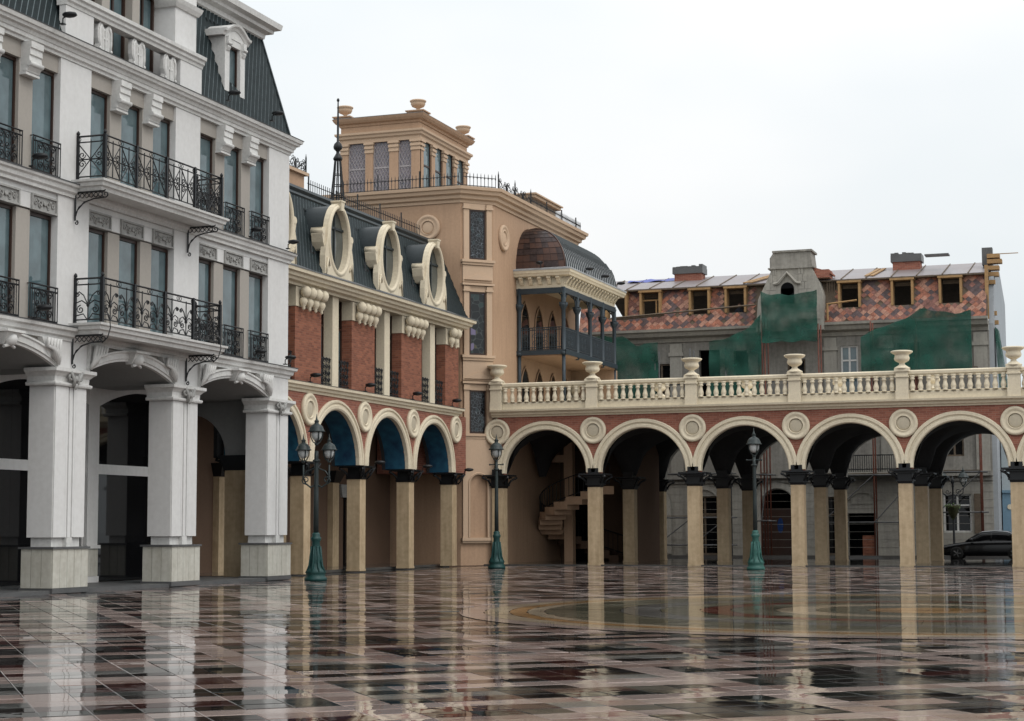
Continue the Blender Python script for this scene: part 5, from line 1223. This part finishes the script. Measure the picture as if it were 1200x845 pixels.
# upper roof of metal sheets
slope = (16.35-15.2)/4.4
def rz_(b): return 15.22+(-.1-b)*slope
e = [XL+k*1.36 for k in range(17)]+[XR]
for k in range(len(e)-1):
    if FX0+.2 < e[k] and e[k+1] < FX1-.2: continue
    m = MB(O); dz = random.uniform(-.012, .012)
    m.prism([(e[k]+.02, -.0, 15.2+dz), (e[k+1]-.02, -.0, 15.2+dz), (e[k+1]-.02, -4.4, 16.35+dz), (e[k]+.02, -4.4, 16.35+dz)], (0, 0, .035)); m.build('roof_sheet', roofm, ob)
    m = MB(O); m.tube([(e[k], .02, 15.25), (e[k], -4.4, 16.40)], .04); m.build('roof_seam', oldwood, ob)
m = MB(O); m.prism([(XL, -.05, 15.18), (XR, -.05, 15.18), (XR, -4.4, 16.3), (XL, -4.4, 16.3)], (0, 0, -.06)); m.prism([(XL, -4.42, 16.3), (XR, -4.42, 16.3), (XR, -9, 14.6), (XL, -9, 14.6)], (0, 0, .04)); m.box(XL, XR, -.3, .12, 15.12, 15.2); m.build('roof_boarding', oldwood, ob)
# chimneys
def chimney(x0, x1, b, z0, z1, ragged, nm='chimney'):
    m = MB(O); m.box(x0+.1, x1-.1, b-.5, b+.5, z0, z1-.5); c = m.build(nm, brickr2, ob)
    m = MB(O); m.box(x0, x1, b-.6, b+.6, z1-.5, z1-.16)
    for q in range(8):
        xx = x0+(x1-x0)*q/8; m.box(xx, xx+(x1-x0)/8*.96, b-.55, b+.55, z1-.16, z1-.16+random.uniform(.06, .2))
    m.build('chimney_top', darkstone, c)
chimney(-25.8, -24.0, -3.4, 15.8, 16.92, 1); chimney(-13.2, -11.5, -3.4, 15.8, 16.95, 1)
m = MB(O); m.box(-8.15, -7.6, -2.5, -1.9, 15.9, 16.85); m.build('chimney_stub', darkstone, ob)
m = MB(O); m.box(-11.2, -9.9, -2.4, -1.6, 16.55, 16.62); m.build('loose_roof_felt', darkstone, ob)
# stone frontispiece
m = MB(O)
F0 = .9
m.prism([(-20.15, F0, 12.4), (-16.4, F0, 12.4), (-16.4, F0, 14.3), (-16.6, F0, 15.0), (-17.0, F0, 15.85), (-19.2, F0, 15.85), (-19.6, F0, 15.0), (-20.0, F0, 14.2)], (0, -1.6, 0)); fp = m.build('stone_frontispiece', oldwall2, ob)
m = MB(O); m.prism([(-19.3, F0+.05, 15.9), (-16.95, F0+.05, 15.9), (-17.05, F0+.05, 16.75), (-19.1, F0+.05, 16.75), (-19.3, F0+.05, 16.45)], (0, -1.5, 0)); m.box(-19.4, -16.85, -.7, F0+.1, 15.84, 15.92); m.box(-19.15, -16.95, -.7, F0+.12, 16.75, 16.86); m.build('frontispiece_cap', oldwall, fp)
m = MB(O); m.box(-18.72, -17.98, F0, F0+.02, 13.9, 14.75); m.lathe([(.37, 0), (.37, .02)], (-18.35, F0, 14.72), 16, 'b'); m.build('arched_opening', black, fp)
m = MB(O); m.arcsweep(-18.35, 14.75, [(.37, 0), (.37, .1), (.52, .1), (.52, 0)], 0, pi, 14, .9)
m.tube([(-19.1, F0+.06, 15.0), (-18.85, F0+.08, 15.05), (-18.35, F0+.1, 15.62), (-17.85, F0+.08, 15.05), (-17.6, F0+.06, 15.0)], .1, 5); m.build('arched_hood', oldwall2, fp)
m = MB(O); m.arcsweep(-18.35, 14.75, [(.02, .02), (.02, .03), (.33, .03), (.33, .02)], 0, pi, 12); m.build('fanlight', win, fp)
for r in range(7):
    for s_ in (0, 1):
        z = 13.0+r*.42; hwd = 1.75-.09*r-(0 if r < 4 else .12*(r-3))
        x0 = -18.3-hwd if s_ == 0 else -17.75; x1 = -18.95 if s_ == 0 else -18.3+hwd
        m = MB(O); n_ = 2
        for q in range(n_): m.box(x0+(x1-x0)*q/n_+.01, x0+(x1-x0)*(q+1)/n_-.01, F0, F0+.035, z, z+.4); 
        if z < 15.6: m.build('ashlar_block', oldwall2, fp)
m = MB(O); m.box(-16.9, -16.1, -.6, .6, 15.3, 15.75); m.prism([(-16.95, .6, 15.75), (-16.0, .5, 15.5), (-16.0, .5, 15.6), (-16.95, .6, 15.9)], (0, -1.4, 0)); m.build('broken_masonry', brickr2, ob)
# loose boards, tarpaulin, rails
def top_board(name, label, pts, w, mat, cat='board', grp=None):
    m = MB(); m.prism(pts, w); o = m.build(name, mat, None, pts[0]); o['label'] = label; o['category'] = cat
    if grp: o['group'] = grp
    return o
for q, (xa, xb) in enumerate(((-21.0, -19.6), (-20.7, -19.3))):
    top_board('roof_plank', ('pine plank lying up the sheet roof left of the stone frontispiece, %s of the pair' % ('left', 'right')[q]), [O(xa, .12, 15.27), O(xa+.22, .12, 15.27), O(xb+.22, -4.4, 16.45), O(xb, -4.4, 16.45)], (0, 0, .05), pine, grp='pine planks on the sheet roof')
for q, xa in enumerate((-14.35, -14.05)):
    top_board('roof_plank', ('short pine plank on the sheet roof right of the frontispiece, %s of the pair' % ('left', 'right')[q]), [O(xa, -.6, 15.42), O(xa+.2, -.6, 15.42), O(xa+.5, -3.6, 16.2), O(xa+.3, -3.6, 16.2)], (0, 0, .05), pine, grp='pine planks on the sheet roof')
m = MB(O)
for z, L in ((16.2, .75), (15.9, .9), (15.55, .7), (15.2, .65), (14.7, .45), (13.0, .5), (12.5, .6)): m.box(XR-.1, XR+L*.75, -1.2-(.8 if z > 15 else 0), -.9-(.5 if z > 15 else 0), z, z+.22)
m.box(XR-.12, XR+.06, .02, .16, 12.7, 15.6); m.box(XR-.1, XR+1.5, -2.3, -2.25, 16.5, 16.54); m.build('projecting_board', pine, ob)
m = MB(); n = 10
rows = []
for i in range(n+1):
    x = -28.6+4.0*i/n; rows.append([O(x, -3.0-.9*j/3, rz_(-3.0-.9*j/3)+.10+.05*sin(i*1.7+j)) for j in range(4)])
m.grid(rows, True); rows2 = [[(a, b, c-.04) for a, b, c in r] for r in rows]; m.grid(rows2, True)
o = m.build('tarpaulin', bluetarp, None, O(-28, -3.4, 16.2)); o['label'] = 'crumpled blue tarpaulin along the roof ridge beside the copper bay'; o['category'] = 'tarpaulin'
# scaffolds
def scaffold(name, label, xs, z1, b0, b1, lifts, mat, grp='scaffolds against the old building'):
    t = thing(name, label, 'scaffold', O(xs[0], b0, .15), grp)
    for x in xs:
        for b in (b0, b1):
            m = MB(O); m.tube([(x, b, .15), (x, b, z1)], .045, 6, True); m.build('standard', mat, t)
    for z in lifts:
        for b in (b0, b1): m = MB(O); m.tube([(xs[0]-.3, b, z), (xs[-1]+.3, b, z)], .04, 6, True); m.build('ledger', steel, t)
        for x in xs: m = MB(O); m.tube([(x, b0-.1, z+.03), (x, b1+.15, z+.03)], .035); m.build('transom', steel, t)
    for k in range(len(xs)-1):
        z0, z2 = lifts[0], lifts[min(1, len(lifts)-1)]
        m = MB(O); m.tube([(xs[k], b1+.06, z0), (xs[k+1], b1+.06, z2)], .03); m.build('brace', steel, t)
    for z in lifts[1::2]:
        m = MB(O); m.box(xs[0], xs[-1], b0+.1, b1-.1, z+.07, z+.11); m.build('deck', oldwood, t)
    return t
scaffold('scaffold', 'tall rusty scaffold bay behind the third and fourth arches', [-19.75, -19.42], 13.0, 1.2, 2.1, [2.0, 4.5, 7.0, 9.6], rust)
scaffold('scaffold', 'long grey scaffold behind the second and third arches', [-25.6, -23.6, -21.6], 11.5, 1.2, 2.1, [.7, 2.2, 4.6, 7.2, 9.6], steel)
scaffold('scaffold', 'rusty scaffold behind the fourth and fifth arches', [-16.5, -13.7, -11.4], 12.6, 1.3, 2.1, [1.9, 4.4, 7.2, 9.8], rust)
scaffold('scaffold', 'rusty scaffold at the right corner of the old building above the black car', [-10.4, -8.2], 9.9, 1.3, 2.1, [2.4, 4.5, 6.6, 9.9], rust)
# roof edge guard rails
m = MB(O); m.tube([(-28.5, .75, 13.55), (-24.2, .75, 13.75), (-20.2, .72, 13.95)], .05); m.tube([(-28.5, .7, 13.45), (-25.4, .7, 13.6)], .05)
o = m.build('guard_rail', oldwood, None, O(-24, .75, 13.5)); o['label'] = 'thin timber guard rail across the left dormers'; o['category'] = 'rail'
m = MB(O); m.tube([(-16.2, .75, 12.9), (-16.2, .75, 13.85)], .06); m.tube([(-16.25, .75, 13.8), (-14.6, .72, 13.95)], .05)
o = m.build('guard_rail', pine, None, O(-16, .75, 13)); o['label'] = 'pine post and rail below the dormer right of the frontispiece'; o['category'] = 'rail'
# nets
def net(label, pts_top, zb, b, sag=.035, n=22):
    m = MB(O); rows = []
    x0, x1 = pts_top[0][0], pts_top[-1][0]
    def topz(x):
        for (xa, za), (xb, zb_) in zip(pts_top, pts_top[1:]):
            if xa <= x <= xb: return za+(zb_-za)*(x-xa)/(xb-xa)
        return pts_top[-1][1]
    for th in (0, .012):
        rows = []
        for i in range(n+1):
            x = x0+(x1-x0)*i/n; zt = topz(x); r = []
            for j in range(13):
                z = zt+(zb-zt)*j/12; r.append((x, b+th+sag*sin(x*3.1+j*.35)+sag*.7*sin(x*7.3-j*.9)+.05*sin(j*1.1+x), z+.04*sin(x*5)))
            rows.append(r)
        m.grid(rows, True)
    o = m.build('debris_net', netm, None, O(x0, b, zb)); o['label'] = label; o['category'] = 'netting'; o['group'] = 'green nets on the old building'; return o
net('green debris net hung over the stone frontispiece', [(-19.55, 14.45), (-19.0, 14.28), (-18.0, 14.2), (-17.2, 14.25), (-16.5, 14.45)], 11.65, 2.3)
net('green debris net left of the frontispiece with slanting top edge', [(-22.5, 11.8), (-21.3, 12.05), (-20.2, 12.6), (-19.6, 13.2)], 8.6, 2.2)
net('green debris net beside the copper roofed bay', [(-29.5, 12.4), (-27.4, 12.3), (-26.6, 11.75), (-25.4, 11.95)], 8.4, 2.2)
net('wide green debris net on the right half of the old building', [(-14.2, 11.8), (-13.0, 12.3), (-12.0, 12.55), (-11.0, 13.15), (-9.3, 12.8), (-8.45, 12.95)], 9.6, 2.3)
m = MB(); m.prism([O(XR+.3, -.3, 12.3), O(XR+.42, -.3, 12.2), O(XR+1.0, -.1, 8.0), O(XR+.5, -.1, 8.0)], (0, 1.4, 0)); o = m.build('debris_net', netm, None, O(XR+.4, -.3, 8)); o['label'] = 'narrow strip of green net hanging down the right gable'; o['category'] = 'netting'; o['group'] = 'green nets on the old building'
# worker in the third dormer
def person(x, b, z):
    t = thing('person', 'crouching person in dark jacket and grey trousers in the open dormer left of the frontispiece', 'person', O(x, b, z))
    V = [(0, 0, .32), (.05, .02, .55), (.12, .03, .80), (.15, .05, .93), (.18, .07, 1.03), (-.02, .2, .78), (.22, .28, .55), (.4, .2, .42), (.10, -.17, .78), (.28, -.22, .52), (.42, -.12, .40), (-.02, .13, .30), (.32, .2, .42), (.26, .2, .08), (.38, .2, .03), (-.02, -.13, .30), (.3, -.22, .38), (.2, -.2, .06), (.33, -.2, .03)]
    E_ = [(0, 1), (1, 2), (2, 3), (3, 4), (2, 5), (5, 6), (6, 7), (2, 8), (8, 9), (9, 10), (0, 11), (11, 12), (12, 13), (13, 14), (0, 15), (15, 16), (16, 17), (17, 18)]
    Rr = [.15, .15, .14, .06, .05, .07, .05, .035, .07, .05, .035, .1, .075, .05, .04, .1, .075, .05, .04]
    def sk2(name, idx, mat, extra=0):
        me = bpy.data.meshes.new(name); ids = sorted(set(i for e in idx for i in e)); mp_ = {k: n for n, k in enumerate(ids)}
        me.from_pydata([(V[i][1], -V[i][0], V[i][2]) for i in ids], [(mp_[a], mp_[b2]) for a, b2 in idx], []); o = bpy.data.objects.new(name, me); COL.objects.link(o); o.parent = t
        md = o.modifiers.new('skin', 'SKIN'); sv = me.skin_vertices[0].data
        for i in ids: sv[mp_[i]].radius = (Rr[i]+extra, Rr[i]+extra)
        sv[0].use_root = True; o.modifiers.new('sub', 'SUBSURF').levels = 1; me.materials.append(mat); return o
    sk2('body', E_, cloth_d); sk2('trousers', E_[10:], cloth_l, .012)
    m = MB(); q = O(x, b, z); m.T = lambda a, b_, c: (q[0]+a, q[1]+b_, q[2]+c)
    m.lathe([(.02, 0), (.07, .02), (.09, .09), (.095, .14), (.08, .20), (.03, .235)], (.07, -.19, 1.0), 10); m.build('head', skin, t)
    m = MB(); m.T = lambda a, b_, c: (q[0]+a, q[1]+b_, q[2]+c); m.lathe([(.098, .12), (.102, .16), (.085, .215), (.03, .25)], (.07, -.185, 1.0), 10); m.build('hair', frame_brown, t)
person(-21.38, -.5, 13.0)
# ================================================================ pale blue house at the far right
bh = thing('blue_house', 'pale house with blue shop front at the far right behind the last arch', 'building', (-4, 101, 0))
m = MB(); m.box(-7.45, 2, 100, 110, .1, 6.3); m.build('wall', paleblue, bh)
m = MB(); m.box(-7.44, 2, 99.9, 100, .1, 3.45); m.box(-7.44, 2, 99.8, 100, 3.45, 3.6); m.build('shop_front', shopblue, bh)
m = MB(); m.box(-6.85, -5.2, 99.88, 99.9, .1, 2.75); m.build('shop_window', darkglass, bh)
m = MB(); m.box(-6.6, -5.6, 99.96, 100, 4.6, 6.1); m.build('window', darkglass, bh)
m = MB(); m.box(-6.8, -5.4, 99.9, 100, 4.45, 4.58); m.build('window_sill', white_trim, bh)
m = MB(); m.lathe([(.14, 0), (.14, .05)], (-7.05, 99.86, 2.7), 12, 'b'); m.build('shop_sign', cream, bh)
# ================================================================ double lantern lamp with flower basket
LX, LY = -9.36, 93.2
lp = thing('street_lamp', 'thin iron street lamp with two lanterns and a green hanging basket behind the fifth arch', 'street lamp', (LX, LY, .03))
m = MB(); m.lathe([(.2, .03), (.2, .3), (.1, .5), (.06, .7), (.05, 2.6), (.045, 3.6), (.07, 3.7), (.05, 3.8), (.10, 3.9), (.02, 4.2)], (LX, LY, 0), 10); m.build('pole', iron, lp)
m = MB()
for s_ in (-1, 1): m.tube([(LX, LY, 3.25), (LX+s_*.3, LY, 3.2), (LX+s_*.5, LY, 3.35), (LX+s_*.53, LY, 3.6)], .03); m.tube(spiral((LX+s_*.25, 3.42), .14, 1.3*s_, 0, lambda u, z: (u, LY, z), 12), .02)
m.build('arm', iron, lp)
for s_ in (-1, 1): lantern(lp, LX+s_*.53, LY, 3.98, .75)
m = MB(); m.lathe([(.03, 2.0), (.18, 2.2), (.33, 2.62), (.36, 2.72), (.1, 2.74)], (LX, LY-.08, 0), 12); bk_ = m.build('basket', MAT('basket_lining', (.05, .05, .02), .8, .3, 6, 20, .3), lp)
m = MB()
for k in range(260):
    a = random.uniform(0, 2*pi); h = random.random(); r = (.05+.34*h)*random.uniform(.75, 1.15); z = 2.05+h*.72+random.uniform(-.03, .06); x, y = LX+r*cos(a), LY-.08+r*sin(a); s_ = random.uniform(.03, .055)
    d1 = Vector((random.gauss(0, 1), random.gauss(0, 1), random.gauss(0, 1))).normalized()*s_; d2 = d1.orthogonal().normalized()*s_
    m.quad((x-d1.x, y-d1.y, z-d1.z), (x+d2.x, y+d2.y, z+d2.z), (x+d1.x, y+d1.y, z+d1.z), (x-d2.x, y-d2.y, z-d2.z))
m.build('basket_leaves', leafm, lp, kind='stuff')
# ================================================================ black car
cx0, cy0 = -9.95, 92.0
car = thing('parked_car', 'black saloon car parked on the street behind the last arch, facing left', 'car', (cx0+2.3, cy0, .03))
stn = [(0, .62, .34, .52), (.08, .74, .24, .62), (.35, .82, .20, .72), (.8, .86, .18, .80), (1.45, .88, .18, .90), (2.2, .89, .18, .93), (3.2, .89, .18, .94), (3.9, .87, .2, .95), (4.35, .82, .24, .93), (4.58, .74, .30, .88), (4.65, .66, .4, .74)]
def sect(w, zb, zt, x): return [(x, -w*.92, zb), (x, -w, zb+.14), (x, -w*1.0, zt-.22), (x, -w*.95, zt-.06), (x, -w*.8, zt), (x, w*.8, zt), (x, w*.95, zt-.06), (x, w, zt-.22), (x, w, zb+.14), (x, w*.92, zb)]
K = lambda a, b, c: (cx0+a, cy0+b, .03+c)
m = MB(K); I = m.grid([sect(w, zb, zt, x) for x, w, zb, zt in stn], True, True); m.face(I[0][::-1]); m.face(I[-1]); m.build('body', carblack, car)
def gh(x, w, z, zb=.88): return [(x, -w-.0, zb), (x, -w+.02, (zb+z)/2), (x, -w+.14, z-.06), (x, -w+.28, z), (x, w-.28, z), (x, w-.14, z-.06), (x, w-.02, (zb+z)/2), (x, w, zb)]
m = MB(K); I = m.grid([gh(1.32, .78, .92), gh(1.75, .76, 1.18), (gh(2.15, .74, 1.36)), gh(2.7, .73, 1.41), gh(3.3, .73, 1.38), gh(3.75, .74, 1.24), gh(4.1, .76, 1.0), gh(4.25, .77, .95)], True); m.build('cabin_glass', darkglass, car)
m = MB(K); rows = []
for x, z, w in ((1.95, 1.30, .5), (2.15, 1.375, .49), (2.7, 1.425, .48), (3.3, 1.395, .48), (3.6, 1.315, .5)): rows.append([(x, -w-.08, z-.05), (x, -w+.02, z+.0), (x, 0, z+.02), (x, w-.02, z), (x, w+.08, z-.05)])
m.grid(rows, True)
for s_ in (-1, 1):
    for pts in ([(1.38, .77, .92), (1.8, .73, 1.18), (2.12, .67, 1.34)], [(2.55, .75, .92), (2.58, .64, 1.38)], [(3.7, .73, .95), (3.45, .66, 1.33)]): m.tube([(x, s_*y, z) for x, y, z in pts], .035, 5, True)
m.build('roof_panel', carblack, car)
m = MB(K)
for s_ in (-1, 1): m.tube([(1.4, s_*.775, .95), (1.8, s_*.735, 1.19), (2.15, s_*.665, 1.365), (2.7, s_*.65, 1.41), (3.3, s_*.655, 1.38), (3.75, s_*.72, 1.2), (4.1, s_*.765, .98)], .014)
m.build('window_trim', chrome, car)
for x in (.92, 3.65):
    for s_ in (-1, 1):
        y = s_*.80
        m = MB(K); m.lathe([(.2, -.1), (.30, -.1), (.32, -.06), (.32, .06), (.30, .1), (.2, .1)], (x, y, .31), 20, 'b'); w = m.build('wheel', rubber, car)
        m = MB(K); m.lathe([(.19, -.08), (.19, .08)], (x, y, .31), 16, 'b')
        for q in range(5): a = 2*pi*q/5; m.tube([(x, y+s_*.1, .31), (x+.19*cos(a), y+s_*.1, .31+.19*sin(a))], .03)
        m.build('rim', steel, w)
for s_ in (-1, 1): m = MB(K); m.lathe([(.02, -.02), (.12, 0), (.1, .06)], (.12, s_*.58, .6), 8, 'a'); m.build('headlight', chrome, car)
for s_ in (-1, 1): m = MB(K); m.box(4.56, 4.64, s_*.62-.14, s_*.62+.14, .68, .82); m.build('tail_light', redlens, car)
for s_ in (-1, 1): m = MB(K); m.lathe([(.03, -.1), (.09, -.04), (.09, .05), (.03, .08)], (1.62, s_*.94, .98), 8, 'b'); m.build('wing_mirror', carblack, car)
